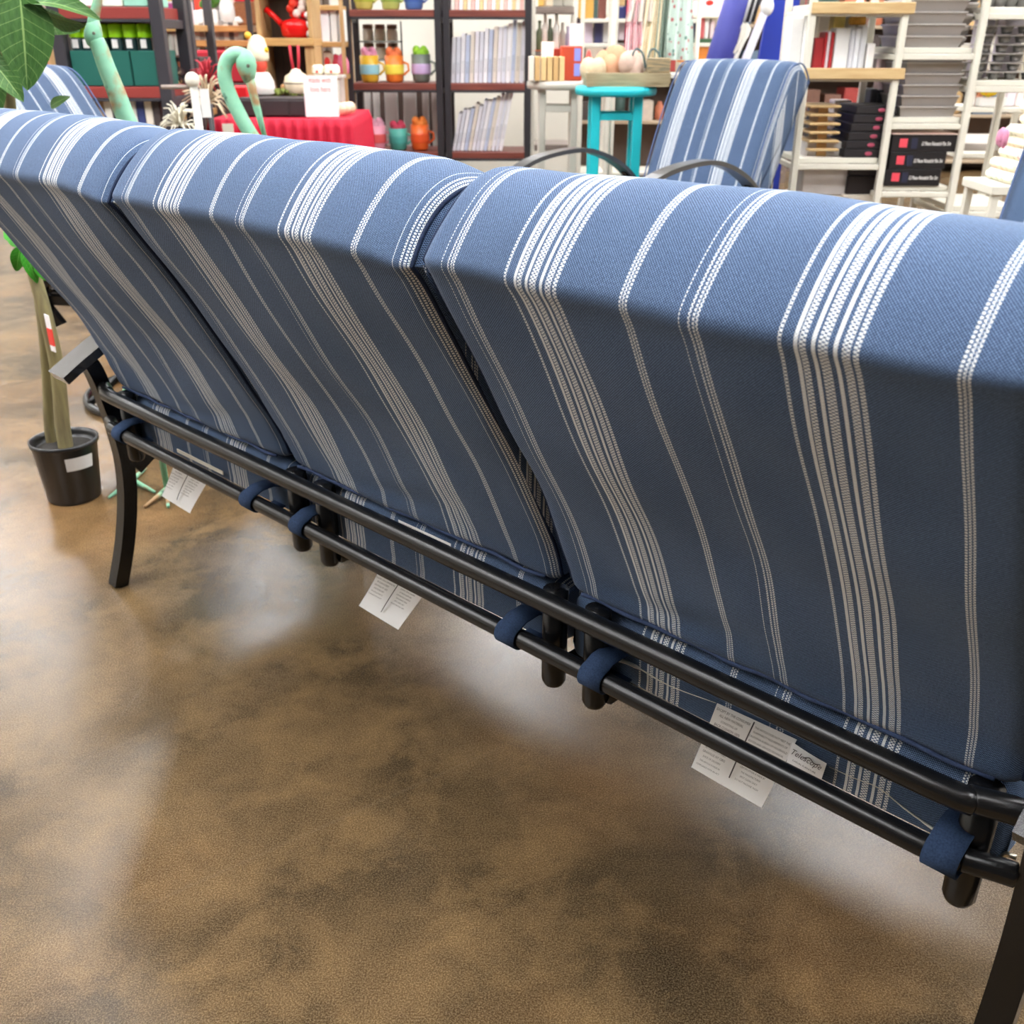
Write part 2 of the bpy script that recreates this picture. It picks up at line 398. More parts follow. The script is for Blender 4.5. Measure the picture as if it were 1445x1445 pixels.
text_mesh('printed_text', [('CASUAL FURNITURE', 1)], .0034, INK, fl, Matrix.Translation((0, 0, -.008)) @ mm, sx=.9)
MB().tube(catmull([(f0.x+.018, .0342, f0.z-.009), (f0.x+.024, .0342, f0.z-.006), (f0.x+.03, .0342, f0.z-.010), (f0.x+.037, .0342, f0.z-.008)], 4), .0005, 5).build('script_swash', INK, fl)
lab(c2, (538, 800), (506, 855), .105, .050, .058, LT[5:], RT_[5:])
p, q = ony(563, 733, .040), ony(637, 769, .040)
mb = MB(); mb.box(p.x, q.x, .0385, .0392, p.z-.022, p.z, 0); o = mb.build('care_label', PAPER, c2); o['label'] = 'flat end of a white care label above the upper rail'
text_mesh('printed_text', LT[:3], .0055, INK, o, Matrix.Translation((p.x+.028, .0378, p.z-.006)) @ Matrix.Rotation(PI/2, 4, 'X'), sx=.8)
text_mesh('printed_text', RT_[:3], .0055, INK, o, Matrix.Translation((q.x-.03, .0378, p.z-.006)) @ Matrix.Rotation(PI/2, 4, 'X'), sx=.72)
lab(c1, (246, 655), (228, 700), .118, .050, .062, LT[5:], RT_[5:])
p, q = ony(250, 633, .045), ony(315, 667, .045)
MB().box(p.x, q.x, .044, .0455, p.z-.007, p.z, 0).build('seam_tape', TAPE, c1)
# pale tape hanging loose along the near cushions' hidden seam
for t, pts in ((c3, [(862, 928), (885, 935), (905, 945), (945, 968), (1010, 992)]), (c3, [(1170, 1082), (1205, 1098), (1240, 1112), (1275, 1140), (1310, 1165), (1338, 1185)])):
    P = [ony(x, y, .047) for x, y in pts]
    r = [.0042, .0035, .0012, .0008, .0006] if len(pts) == 5 else [.0005, .0006, .0008, .0012, .0022, .0038]
    MB().tube(catmull(P, 3), [r[min(i//3, len(r)-1)] for i in range(len(catmull(P, 3)))], 6, flat=.4).build('seam_tape', TAPE, t)
MB().tube([ony(1406, 1213, .06), ony(1420, 1205, .06), ony(1434, 1210, .06)], .0028, 8).build('zip_pull', M((.6, .55, .45), .3, 1.), c3)
for x, y in ((455, 716), (783, 918)):
    p = ony(x-35 if x < 500 else x, y, .055); MB().box(p.x-.0015, p.x+.0015, .05, .052, p.z-.012, p.z, .0004).build('zip_pull', M((.6, .55, .45), .3, 1.), c2 if x < 500 else c3)

# ------------------------------------------------------------------ shop chair (swivel chair of the same set)
def armchair(name, label, pos, rz, swivel=True, lean=0.):
    """local frame: sitter faces -y, width along x, floor at z=0"""
    D = .06; t = thing(name, label, 'chair', pos, rz, 'matching armchairs around the sofa')
    for s in (-1, 1):
        x = s*.30
        arm = catmull([Vector((x, y, z)) for y, z in ((-.74, .50+D), (-.68, .555+D), (-.51, .612+D), (-.28, .628+D), (-.13, .60+D), (0, .545+D), (.09, .48+D))], 5)
        MB().bar(arm, .055, .016, (1, 0, 0)).build('armrest', M((.03, .03, .031), .3, var=.1, scale=100, spec=.8), t)
        if swivel:
            MB().bar([(x, -.62, .565+D), (x*.97, -.45, .38), (x*.9, -.22, .30)], .024, .03, (1, 0, 0)).build('arm_support', BLACK, t)
            MB().bar([(x, .03, .53+D), (x*.97, .22, .40), (x*.9, .18, .30)], .024, .03, (1, 0, 0)).build('arm_support', BLACK, t)
        else:
            MB().bar([(x, -.38, .55), (x, -.35, .3), (x, -.40, 0)], .026, .03, (1, 0, 0)).build('leg', BLACK, t)
            MB().bar([(x, .28, .50), (x, .24, .3), (x, .33, 0)], .026, .03, (1, 0, 0)).build('leg', BLACK, t)
    if swivel:
        m = MB(); m.tube([(.27*math.cos(a), .27*math.sin(a), .014) for a in [2*PI*k/40 for k in range(41)]], .013, 10, False); m.build('base_ring', BLACK, t)
        for k in range(4):
            a = PI/4+k*PI/2
            MB().tube(catmull([(.27*math.cos(a), .27*math.sin(a), .02), (.17*math.cos(a), .17*math.sin(a), .09), (.05*math.cos(a), .05*math.sin(a), .22)], 4), .012, 8).build('base_strut', BLACK, t)
        MB().lathe([(.055, .2), (.06, .22), (.05, .26), (.09, .29+D), (.09, .305+D)], 18).build('swivel_plate', BLACK, t)
    m = MB(); m.box(-.28, .28, -.33, -.30, .30+D, .335+D, .006); m.box(-.28, .28, .21, .24, .30+D, .335+D, .006); m.box(-.28, -.25, -.31, .22, .30+D, .335+D, .006); m.box(.25, .28, -.31, .22, .30+D, .335+D, .006)
    m.build('seat_frame', BLACK, t)
    for s in (-1, 1):
        MB().tube(catmull([(s*.24, .22, .33+D), (s*.24, .27, .46+D), (s*.24, .38, .72+D), (s*.24, .44, .84+D)], 4), .011, 8).build('back_post', BLACK, t)
    c = thing('patio_cushion', label.replace('armchair', 'armchair cushion'), 'cushion', pos, rz, 'matching armchair cushions')
    bp = [(.22-y-.02, z+.0) for y, z in BACKP]
    # mirror so that the pad leans away from the sitter (towards +y) at the top
    bp = [(.235-(y-.05)*1.0, z-.03+D) for y, z in BACKP]
    pad('back_pad', bp, -.27, .27, -.20, FABFAR, c, .045, .012)
    bps = offs(bp, .004)
    seam('piping', bp, -.26, M((.07, .11, .22), .85), c, .003, .012); seam('piping', bp, .26, M((.07, .11, .22), .85), c, .003, .012)
    sp = [(.235-(y-.05)*.93, z-.0+D) for y, z in SEATP]
    pad('seat_pad', sp, -.28, .28, -.20, FABFAR, c, .03, .008)
    return t, c
pt = sw(.66, 4.15); a1, k1 = armchair('patio_armchair', 'black framed striped armchair facing the sofa in front of the blue display', (pt.x, pt.y, 0), math.radians(-1))
pt = sw(-1.14, 3.2); a2, k2 = armchair('patio_armchair', 'black framed striped armchair largely hidden beyond the leafy potted tree', (pt.x, pt.y, 0), TH+math.radians(80))
pt = sw(1.31, 2.3); a3, k3 = armchair('patio_armchair', 'black framed striped armchair at the right edge below the stacked fabrics', (pt.x, pt.y, 0), 0, False)
k1['label'] = 'striped blue and white cushion of the armchair in front of the blue display'
k2['label'] = 'striped blue cushion showing between the tree leaves and green cranes'
k3['label'] = 'striped cushion cut off by the right edge below stacked fabrics'

# ------------------------------------------------------------------ potted tree
def onfloor(px, py, z=0):
    d = FW*FPX + RR*(px-CX) - UU*(py-CX); return CAM + d*((z-CAM.z)/d.z)
pc = onfloor(106, 700)
tree = thing('potted_tree', 'artificial broad leaved tree in a black nursery pot beside the sofa end', 'tree', (pc.x, pc.y, 0))
POTM = M((.012, .012, .013), .3, var=.1, spec=.5)
m = MB(); m.lathe([(.062, 0), (.066, .004), (.079, .150), (.083, .152), (.084, .162), (.079, .163), (.076, .150), (.073, .14), (0, .138)], 36); m.build('pot', POTM, tree)
m = MB(); m.lathe([(.0745, .125), (.074, .139), (.05, .143), (.02, .141), (0, .144)], 24); m.build('soil', M((.03, .025, .02), .9, var=.6, scale=90, bump=1.), tree)
lb = MB(); a0 = math.atan2(-pc.y-.815, -pc.x)+.33; vs = []
for j, z in enumerate((.100, .136)):
    for i in range(9): a = a0+(i-4)*.105; rr = .0735+.012*(z-.08)/.07+.0035; vs.append((rr*math.cos(a), rr*math.sin(a), z))
lb.add(vs, [(i, i+1, i+10, i+9) for i in range(8)], True); lb.build('pot_label', M((.75, .76, .76), .5, var=.02), tree)
BARK = wood((.26, .22, .09), (.13, .10, .05), 5, 2, .75)
def wpt(px, py, v): 
    p = sw(su(px, py, v), v); return Vector((p.x, p.y, sz(py, v)))
vt = (pc-CAM).dot(H)
def loc(p): return Vector(p)-Vector((pc.x, pc.y, 0))
stem1 = [loc(wpt(x, y, v)) for x, y, v in ((98, 668, vt-.01), (88, 600, vt), (80, 520, vt), (62, 440, vt), (45, 380, vt+.02), (34, 330, vt+.03), (22, 240, vt+.03), (10, 120, vt), (4, 0, vt), (0, -90, vt))]
m = MB(); P = catmull(stem1, 4); m.tube(P, [.019-.009*i/len(P) for i in range(len(P))], 12); m.build('trunk', BARK, tree)
stem2 = [loc(wpt(x, y, v)) for x, y, v in ((82, 660, vt+.02), (70, 610, vt+.03), (66, 540, vt+.03), (60, 470, vt+.03), (50, 400, vt+.05))]
m = MB(); P = catmull(stem2, 4); m.tube(P, [.014-.004*i/len(P) for i in range(len(P))], 10); m.build('trunk', BARK, tree)
q = loc(wpt(70, 472, vt-.03)); m = MB(); m.box(q.x-.012, q.x+.012, q.y-.001, q.y+.001, q.z-.045, q.z+.045, 0); o = m.build('price_tag', M((.85, .82, .82), .5, var=.02), tree)
m = MB(); m.box(q.x-.0122, q.x+.0122, q.y-.0016, q.y+.0016, q.z-.030, q.z+.012, 0); m.build('tag_band', M((.75, .04, .03), .5), o)
def leafmat(name, c1, c2, vein):
    m, n, b = nt(name); uv = n.nodes.new('ShaderNodeUVMap'); sp = n.nodes.new('ShaderNodeSeparateXYZ'); n.links.new(uv.outputs[0], sp.inputs[0])
    u, v = sp.outputs[0], sp.outputs[1]
    au = math_(n, 'ABSOLUTE', u); mid = math_(n, 'LESS_THAN', au, .035)
    w = math_(n, 'FRACT', math_(n, 'MULTIPLY', math_(n, 'SUBTRACT', v, math_(n, 'MULTIPLY', au, .22)), 6.5)); side_ = math_(n, 'LESS_THAN', w, .07)
    no = n.nodes.new('ShaderNodeTexNoise'); no.inputs['Scale'].default_value = 6; n.links.new(uv.outputs[0], no.inputs['Vector'])
    base = mixc(n, no.outputs[0], c1, c2)
    col = mixc(n, math_(n, 'MAXIMUM', mid, math_(n, 'MULTIPLY', side_, .55)), base, vein); n.links.new(col, b.inputs['Base Color'])
    b.inputs['Roughness'].default_value = .42; b.inputs['Specular IOR Level'].default_value = .35
    bp = n.nodes.new('ShaderNodeBump'); bp.inputs['Distance'].default_value = .004; bp.inputs['Strength'].default_value = .7
    n.links.new(math_(n, 'ADD', math_(n, 'MULTIPLY', w, -1.), no.outputs[0]), bp.inputs['Height']); n.links.new(bp.outputs[0], b.inputs['Normal'])
    return m
LEAF = leafmat('leaf_green', (.022, .075, .015), (.085, .20, .045), (.24, .38, .12)); LEAFB = leafmat('leaf_bright', (.02, .22, .01), (.07, .40, .03), (.2, .55, .1))
def leaf(parent, base, tip, w, nrm, mat, org, cup=.25, droop=.12, nl=14, nw=5):
    b, t = Vector(base)-org, Vector(tip)-org; L = (t-b).length; d = (t-b).normalized(); nn = Vector(nrm); nn = (nn-d*nn.dot(d)).normalized(); s = d.cross(nn)
    mb = MB(); vs = []; uv = []; fs = []
    for i in range(nl+1):
        a = i/nl; hw = w/2*(math.sin(PI*min(1, a**.72))**.75)*(1-.12*a)+.0006
        if a > .93: hw *= (1-a)/.07*.8+.2
        c = b+(t-b)*a+nn*(math.sin(PI*a)*droop*L)
        for k in range(-nw, nw+1):
            q = k/nw; vs.append(c+s*hw*q+nn*(abs(q)**1.3*hw*cup+.012*hw*math.sin(a*23)*abs(q))); uv.append((q, a*1.3))
    W = 2*nw+1
    for i in range(nl):
        for k in range(W-1): fs.append((i*W+k, i*W+k+1, (i+1)*W+k+1, (i+1)*W+k))
    mb.add(vs, fs, True); mb.uv = uv; return mb.build('leaf', mat, parent)
org = Vector((pc.x, pc.y, 0)); tocam = (CAM-wpt(60, 60, vt)).normalized()
LV = [((26, -8), (37, 130), vt-.12, .118, (0, .15, .1), .2, .05), ((5, -25), (12, 90), vt-.05, .10, (.2, .2, .3), .25, .1), ((18, 8), (142, 31), vt-.08, .062, (0, 0, 1.2), .5, .1),
      ((62, 20), (120, 36), vt-.02, .05, (0, 0, -.9), .4, .05), ((-18, 82), (32, 146), vt-.15, .058, (.1, 0, .5), .3, .08), ((44, 30), (112, 46), vt+.04, .055, (0, 0, .2), .3, .05), ((70, 152), (98, 138), vt-.03, .022, (0, 0, .4), .3, .05),
      ((10, -60), (70, -20), vt, .09, (0, 0, 1), .2, .05), ((-30, 60), (-2, 165), vt-.02, .08, (0, 0, .3), .2, .05), ((-40, 20), (-8, 120), vt+.06, .09, (0, .2, .3), .2, .05), ((30, -70), (95, 6), vt+.05, .07, (0, 0, .6), .2, .05),
      ((-5, -30), (-70, 40), vt+.02, .09, (0, 0, .6), .2, .05), ((0, -80), (-40, -10), vt-.05, .09, (0, 0, .9), .2, .05), ((5, -90), (30, -10), vt+.1, .09, (0, .4, .9), .2, .05)]
for a, b_, v, w, ex, cup, dr in LV: leaf(tree, wpt(*a, v), wpt(*b_, v-.03), w, tocam+Vector(ex), LEAF, org, cup, dr)
for a, b_, v, w in (((30, 345), (8, 338), vt+.01, .03), ((28, 350), (22, 385), vt, .035), ((34, 352), (52, 402), vt-.01, .035), ((28, 340), (45, 372), vt+.02, .04), ((20, 335), (5, 325), vt, .04), ((50, 375), (64, 398), vt-.01, .022)):
    leaf(tree, wpt(*a, v), wpt(*b_, v), w, tocam+Vector((0, 0, .3)), LEAFB, org, .2, .1)
for a, b_ in (((6, -20), (26, -8)), ((6, -20), (18, 8)), ((6, 30), (32, 0)), ((4, 0), (60, 20))):
    MB().tube([loc(wpt(*a, vt)), loc(wpt(*b_, vt-.08))], .003, 6).build('twig', BARK, tree)

# ------------------------------------------------------------------ crane statues
def patina():
    m, n, b = nt('patina'); tc = n.nodes.new('ShaderNodeTexCoord'); no = n.nodes.new('ShaderNodeTexNoise'); no.inputs['Scale'].default_value = 13; no.inputs['Detail'].default_value = 6
    n.links.new(tc.outputs['Object'], no.inputs['Vector'])
    n2 = n.nodes.new('ShaderNodeTexNoise'); n2.inputs['Scale'].default_value = 22; n2.inputs['Detail'].default_value = 4; n.links.new(tc.outputs['Object'], n2.inputs['Vector'])
    f = math_(n, 'MULTIPLY_ADD', no.outputs[0], 9, -4.7, True); g = math_(n, 'MULTIPLY_ADD', n2.outputs[0], 9, -5.5, True)
    c = mixc(n, n2.outputs[0], (.13, .38, .24), (.34, .66, .44)); c = mixc(n, f, c, (.34, .20, .09)); c = mixc(n, g, c, (.03, .09, .06))
    n.links.new(c, b.inputs['Base Color']); b.inputs['Roughness'].default_value = .6; return m
PAT = patina()
def crane(label, foot, neck, beak, head, body_c, body_dir, rz=0):
    o3 = Vector((foot.x, foot.y, 0)); t = thing('crane_statue', label, 'statue', o3, 0, 'green metal garden cranes')
    L = lambda p: Vector(p)-o3
    P = catmull([L(p) for p in neck[0]], 4); r = neck[1]; rs = [r[0]+(r[1]-r[0])*min(1, i/(len(P)-1)) for i in range(len(P))]
    MB().tube(P, rs, 14).build('neck', PAT, t)
    m = MB(); hc, hd, hr = head; hd = Vector(hd).normalized(); q = hd.to_track_quat('Z', 'Y').to_matrix().to_4x4()
    m.lathe([(0, -1.5*hr), (hr*.6, -1.2*hr), (hr*.95, -.5*hr), (hr, .1*hr), (hr*.8, .9*hr), (hr*.5, 1.6*hr), (0, 1.75*hr)], 14, mtx=Matrix.Translation(L(hc)) @ q); h = m.build('head', PAT, t)
    sd = hd.cross(tocam).normalized()
    m = MB(); m.ball(L(hc)+tocam*hr*.86+hd*hr*.1, hr*.2); m.build('eye', M((.1, .1, .07), .4), h)
    P = [L(p) for p in beak[0]]; m = MB(); m.tube(P, beak[1], 12); m.build('beak', PAT, t)
    m = MB(); bd = Vector(body_dir).normalized(); q = bd.to_track_quat('Z', 'Y').to_matrix().to_4x4()
    m.lathe([(.005, -.25), (.03, -.2), (.075, -.1), (.095, 0), (.085, .08), (.05, .15), (.022, .2), (.0, .21)], 18, mtx=Matrix.Translation(L(body_c)) @ q @ Matrix.Diagonal((.8, 1, 1, 1))); m.build('body', PAT, t)
    for s in (-.03, .03):
        f = Vector((s*2, s*.6, 0)); k = L(body_c)+Vector((s, 0, -.07)); kn = Vector((f.x*.9, f.y, .22))
        MB().tube([k, kn, f+Vector((0, 0, .005))], [.010, .009, .008], 8).build('leg', PAT, t)
        for a in (-.5, .1, .7, 2.9):
            MB().tube([f+Vector((0, 0, .014)), f+Vector((math.cos(a+rz)*.05, math.sin(a+rz)*.05, .010)), f+Vector((math.cos(a+rz)*.10, math.sin(a+rz)*.10, .006))], [.008, .006, .004], 6).build('toe', PAT, t)
    return t
ft = onfloor(212, 690); va = (ft-CAM).dot(H)
N = [wpt(x, y, va) for x, y in ((205, 260), (190, 205), (173, 160), (160, 125), (148, 95), (140, 72), (134, 58))]
crane('verdigris crane statue with its beak raised, behind the left sofa end', ft, ([N[0]+Vector((0, .02, -.1))]+N, (.024, .0175)), ([wpt(x, y, va) for x, y in ((131, 48), (130, 28), (135, 8), (141, -20))], [.0165, .0115, .010, .005]),
      (wpt(130, 50, va), wpt(133, 0, va)-wpt(129, 60, va), .0195), N[0]+Vector((0, .03, -.16)), (.25, .2, .5), -.6)
vb = 3.15; N = [wpt(x, y, vb) for x, y in ((372, 222), (352, 190), (335, 160), (321, 130), (315, 105), (319, 86), (331, 77), (343, 80))]
fb = Vector((N[0].x-.02, N[0].y+.05, 0))
crane('verdigris crane statue with its beak pointing down, before the red tablecloth', fb, ([N[0]+Vector((0, .02, -.12))]+N, (.022, .0195)), ([wpt(x, y, vb) for x, y in ((349, 104), (355, 130), (363, 160), (373, 196))], [.016, .0125, .0105, .006]),
      (wpt(346, 92, vb), wpt(352, 125, vb)-wpt(345, 82, vb), .029), N[0]+Vector((0, .03, -.2)), (.25, .2, .5), .5)
# ------------------------------------------------------------------ shop fixtures and stock (u = sideways, v = away, both in the shop's axes)
def place(o, u, v, z, rz=0): o.location = sw(u, v, z); o.rotation_euler = (0, 0, TH+rz); return o
def T(name, label, cat, u, v, z=0, group=None, rz=0): return thing(name, label, cat, sw(u, v, z), TH+rz, group)
def one(mb, name, mat, label, cat, u, v, z, group=None, rz=0):
    return tag(place(mb.build(name, mat), u, v, z, rz), label, cat, group)
def col(r, g, b): return tuple(((c/255)/12.92 if c/255 < .04045 else ((c/255+.055)/1.055)**2.4) for c in (r, g, b))
SM = M(col(38, 36, 40), .45, var=.1); REDW = wood(col(125, 62, 48), col(95, 42, 34), 4, 0); PINE = wood(col(205, 165, 105), col(170, 125, 70), 5, 0); PINEV = wood(col(200, 165, 115), col(165, 125, 80), 5, 2)
WHT = M(col(212, 208, 194), .45, var=.04); WHB = M(col(222, 220, 216), .6, var=.03); GREYW = M(col(170, 165, 150), .55, var=.08)
def unit(name, label, px0, px1, pyr, v, depth, levels, pm, bm, pw=.035, bt=.035, top=2.0, cross=True, front_lip=None, inset=0):
    """shelf unit: four posts, a board per level. px0/px1 = outer post edges at row pyr"""
    u0, u1 = su(px0, pyr, v), su(px1, pyr, v); W = u1-u0; uc = (u0+u1)/2
    t = T(name, label, 'shelf', uc, v+depth/2)
    for sx in (-1, 1):
        for sy in (-1, 1):
            x = sx*(W/2-pw/2); y = sy*(depth/2-pw/2); MB().box(x-pw/2, x+pw/2, y-pw/2, y+pw/2, 0, top, .003).build('post', pm, t)
        for z in ([] if not cross else levels):
            x = sx*(W/2-pw/2); MB().box(x-pw*.3, x+pw*.3, -depth/2+pw, depth/2-pw, z-bt-pw*.7, z-bt, .002).build('cross_bar', pm, t)
    for z in levels: MB().box(-W/2+pw*.6, W/2-pw*.6, -depth/2+.004, depth/2-.004, z-bt, z, .003).build('shelf_board', bm, t)
    if cross:
        for z in levels: MB().box(-W/2+pw, W/2-pw, -depth/2-.002, -depth/2+.012, z-bt-.012, z-bt, .001).build('shelf_rim', pm, t)
    return u0, u1
# --- white partition behind the black shelf pair
zz = lambda py, v: sz(py, v)
v = 7.4; a, b = su(470, 60, v), su(815, 60, v); o = MB().box(a, b, v, v+.08, 0, 2.2).build('wall_partition', M(col(218, 214, 202), .8, var=.02), None, (0, -.815, 0), TH); o['kind'] = 'structure'
# --- black shelf pair
VB = 6.0; LV_ = [zz(118, VB), zz(215, VB), zz(14, VB), .12]
ua0, ua1 = unit('display_shelf', 'black metal shelf with brown boards holding mug gift packs', 487, 622, 100, VB, .36, LV_, SM, REDW)
ub0, ub1 = unit('display_shelf', 'black metal shelf with brown boards holding rows of white books', 625, 748, 100, VB, .36, LV_, SM, REDW)
def mug_pack(label, px, shelf_z, c1, c2, c3, hh=.17, bag=True):
    u = su(px, 90, VB+.1); t = T('gift_mug', label, 'mug', u, VB+.12, shelf_z, 'gift mugs on the black shelf')
    MB().lathe([(.035, 0), (.047, .01), (.052, .06), (.053, hh*.66), (.049, hh*.66), (.046, .02), (0, .015)], 18).build('cup', M(c1, .3), t)
    MB().lathe([(.0538, hh*.2), (.0545, hh*.22), (.0548, hh*.42), (.054, hh*.44)], 18).build('printed_band', M(c2, .4), t)
    m = MB()
    for k in range(7): a = k*.9; m.ball((.025*math.cos(a), .025*math.sin(a), hh*.7+.012*math.sin(k*2)), .022, (1, 1, 1.1), 8, 6)
    m.build('filling', M(c3, .6, var=.3, scale=60), t)
    MB().tube([(.05, -.01, hh*.5), (.078, -.01, hh*.45), (.082, -.01, hh*.3), (.052, -.01, hh*.18)], .006, 8).build('handle', M(c1, .3), t)
    return t
z1, z2, z0 = LV_[0], LV_[1], LV_[2]
mug_pack('pink and yellow gift mug, left of the three on the middle black shelf', 519, z1, col(235, 190, 60), col(150, 205, 215), col(240, 150, 180), .21)
mug_pack('orange and yellow gift mug, middle of the three on the middle black shelf', 554, z1, col(240, 130, 50), col(235, 215, 80), col(245, 120, 70), .21)
mug_pack('lavender gift mug with lime filling on the middle black shelf', 592, z1, col(120, 130, 120), col(200, 175, 215), col(160, 220, 60), .22)
mug_pack('pink gift mug low on the left black shelf', 524, z2, col(240, 160, 180), col(225, 90, 90), col(245, 170, 190), .2)
mug_pack('teal gift mug low on the left black shelf', 555, z2, col(80, 175, 160), col(70, 160, 150), col(200, 60, 90), .18)
mug_pack('orange gift mug low on the left black shelf', 587, z2, col(240, 110, 45), col(235, 90, 40), col(245, 130, 50), .21)
mug_pack('yellow patterned gift mug at the left on the top black shelf', 516, z0, col(210, 205, 110), col(180, 190, 70), col(240, 230, 160), .2)
mug_pack('green patterned gift mug in the middle on the top black shelf', 553, z0, col(200, 215, 120), col(150, 180, 80), col(230, 240, 160), .2)
mug_pack('blue patterned gift mug at the right on the top black shelf', 585, z0, col(90, 130, 200), col(70, 110, 190), col(200, 220, 240), .2)
def book_row(name, label, px0, px1, pyr, zb, v, n, h0, h1, lean, group, cols, dep=.2):
    u = su(px0, pyr, v); ue = su(px1, pyr, v); w = (ue-u)/n
    for k in range(n):
        h = h0+(h1-h0)*k/max(1, n-1)+R_.uniform(-.012, .012); c = cols[k % len(cols)]; a = lean
        th = w*.86*math.cos(a)
        m = MB(); mt = Matrix.Rotation(a, 4, 'Y'); m.box(0, th, -dep/2, dep/2, 0, h, .002, mt); m.box(.15*th, .85*th, -dep/2-.002, -dep/2+.01, h*.2, h*.45, 0, mt, 1)
        o = m.build(name, [M(c, .6, var=.05), M(tuple(x*.8 for x in c), .6)])
        place(o, u+k*w, v+dep/2+.02, zb+max(0, th*math.sin(a))); tag(o, label[0] if k == 0 else (label[2] if k == n-1 else label[1]), 'book', group)
wc = [col(220, 218, 224), col(206, 207, 216), col(228, 227, 230), col(180, 190, 212), col(214, 205, 192)]
book_row('book', ['white book at the left end of the middle black shelf row', 'white paperback in the upright middle row of the black shelf', 'pale blue book at the right end of the middle black shelf row'], 634, 738, 85, z1, VB+.04, 16, .235, .32, .05, 'paperbacks in the middle row', wc)
book_row('book', ['coloured book at the left end of the leaning bottom row', 'white paperback in the leaning bottom row of the black shelf', 'white book ending the leaning bottom row by the chair arm'], 636, 708, 180, z2, VB+.04, 13, .20, .33, .20, 'paperbacks leaning in the bottom row', wc)
book_row('book', ['white book at the left end of the topmost black shelf row', 'thin pale book in the topmost row of the black shelf', 'pale book ending the topmost row of the black shelf'], 634, 738, 5, z0, VB+.04, 18, .26, .28, .04, 'thin books in the top row', [col(240, 236, 225), col(235, 190, 180), col(245, 245, 245), col(225, 205, 150)])
# white boards and jars standing behind the mugs
for k, px in enumerate((502, 519, 531, 552, 578, 600, 613, 625)):
    u = su(px, 170, VB+.5); MBw = MB().box(-.018-.02*(k in (3, 4)), .018+.02*(k in (3, 4)), -.02, .02, .12, zz(130, VB+.5), .003)
    one(MBw, 'white_board', WHB, 'white painted board standing upright behind the left black shelf', 'board', u, VB+.5, 0, 'white boards behind the black shelf')
for r in range(2):
    zb = zz(58, VB+.3) if r == 0 else zz(84, VB+.3)
    for k in range(3):
        u = su(516+k*17, 50, VB+.3); t = T('spice_jar', 'small cream jar in the rack behind the mug packs', 'jar', u, VB+.36, zb, 'jars in the rack behind the mugs')
        MB().lathe([(.03, 0), (.032, .005), (.032, .055), (.026, .062)], 12).build('jar_body', M(col(238, 234, 215), .3), t); MB().lathe([(.029, .062), (.03, .064), (.03, .085), (.0, .086)], 12).build('lid', M(col(120, 85, 65), .4), t)
u = su(532, 60, VB+.3); t = T('jar_rack', 'thin black wire rack holding jars behind the mugs', 'rack', u, VB+.36, zz(120, VB))
for zb in (zz(58, VB+.3)-zz(120, VB), zz(84, VB+.3)-zz(120, VB)): MB().box(-.13, .13, -.04, .04, zb-.008, zb-.001, .002).build('wire_tier', SM, t)
for sx in (-.127, .127): MB().box(sx-.004, sx+.004, -.004, .004, 0, .32).build('wire_post', SM, t)
one(MB().box(su(503, 170, VB+.62)-su(565, 170, VB+.62), su(628, 170, VB+.62)-su(565, 170, VB+.62), -.01, .01, 0, zz(126, VB+.62), .003), 'dark_panel', M(col(70, 50, 42), .7), 'dark brown panel behind the upright white boards', 'panel', su(565, 170, VB+.62), VB+.62, 0)
# --- left black shelf with green crates
VL = 4.6; zl1, zl0, zl2 = zz(124, VL), zz(11, VL), .3
ul0, ul1 = unit('display_shelf', 'black metal shelf with red boards and green crates of bottles', 78, 236, 100, VL, .38, [zl1, zl0, zl2], M(col(52, 50, 56), .45), M(col(140, 52, 46), .5), .05, .045)
for k, (a, b) in enumerate(((98, 140), (142, 181), (183, 222))):
    c = (a+b)/2; W = su(b, 100, VL)-su(a, 100, VL); t = T('crate', ['dark green crate nearest the left post', 'dark green crate in the middle of three', 'dark green crate by the right post'][k]+' on the black shelf', 'crate', su(c, 100, VL), VL+.14, zl1+.002, 'green crates on the shelf')
    GR = M(col(20, 92, 82), .5, var=.06)
    hh = .137
    MB().box(-W/2, W/2, -.12, -.11, 0, hh, .003).build('front_panel', GR, t); MB().box(-W/2, W/2, .11, .12, 0, hh, .003).build('back_panel', GR, t)
    for sx in (-1, 1): MB().box(sx*(W/2-.005)-.005, sx*(W/2-.005)+.005, -.11, .11, 0, hh, .002).build('side_panel', GR, t)
    MB().box(-W/2+.01, W/2-.01, -.11, .11, 0, .01).build('crate_base', GR, t)
CAPS = M(col(165, 235, 20), .4, var=.03); BOT = M(col(30, 55, 55), .25, var=.2)
for k in range(7):
    px = 92+k*20.5 if k > 0 else 97
    t = T('bottle', 'dark bottle with a bright lime cap standing in the green crates', 'bottle', su(px, 60, VL), VL+.08, zl1+.014, 'lime capped bottles in the green crates')
    MB().lathe([(.026, 0), (.028, .005), (.028, .165), (.02, .19)], 14).build('bottle_body', BOT, t); MB().lathe([(.0285, .175), (.0295, .178), (.0295, .222), (.026, .228), (0, .228)], 14).build('cap', CAPS, t)
    m = MB(); m.box(-.012, .012, -.0295, -.0285, .135, .168); m.build('bottle_label', WHB, t)
for k, (px, c, w) in enumerate(((115, (235, 230, 225), .05), (135, (240, 235, 230), .05), (157, (225, 220, 215), .035), (178, (240, 236, 230), .045), (200, (230, 225, 220), .03))):
    one(MB().box(-w/2, w/2, -.06, .06, 0, .055, .004), 'small_box', M(col(*c), .5), 'white carton behind the lime capped bottles', 'box', su(px, 25, VL+.25), VL+.29, zl1+.255+.001, 'white cartons above the bottles')
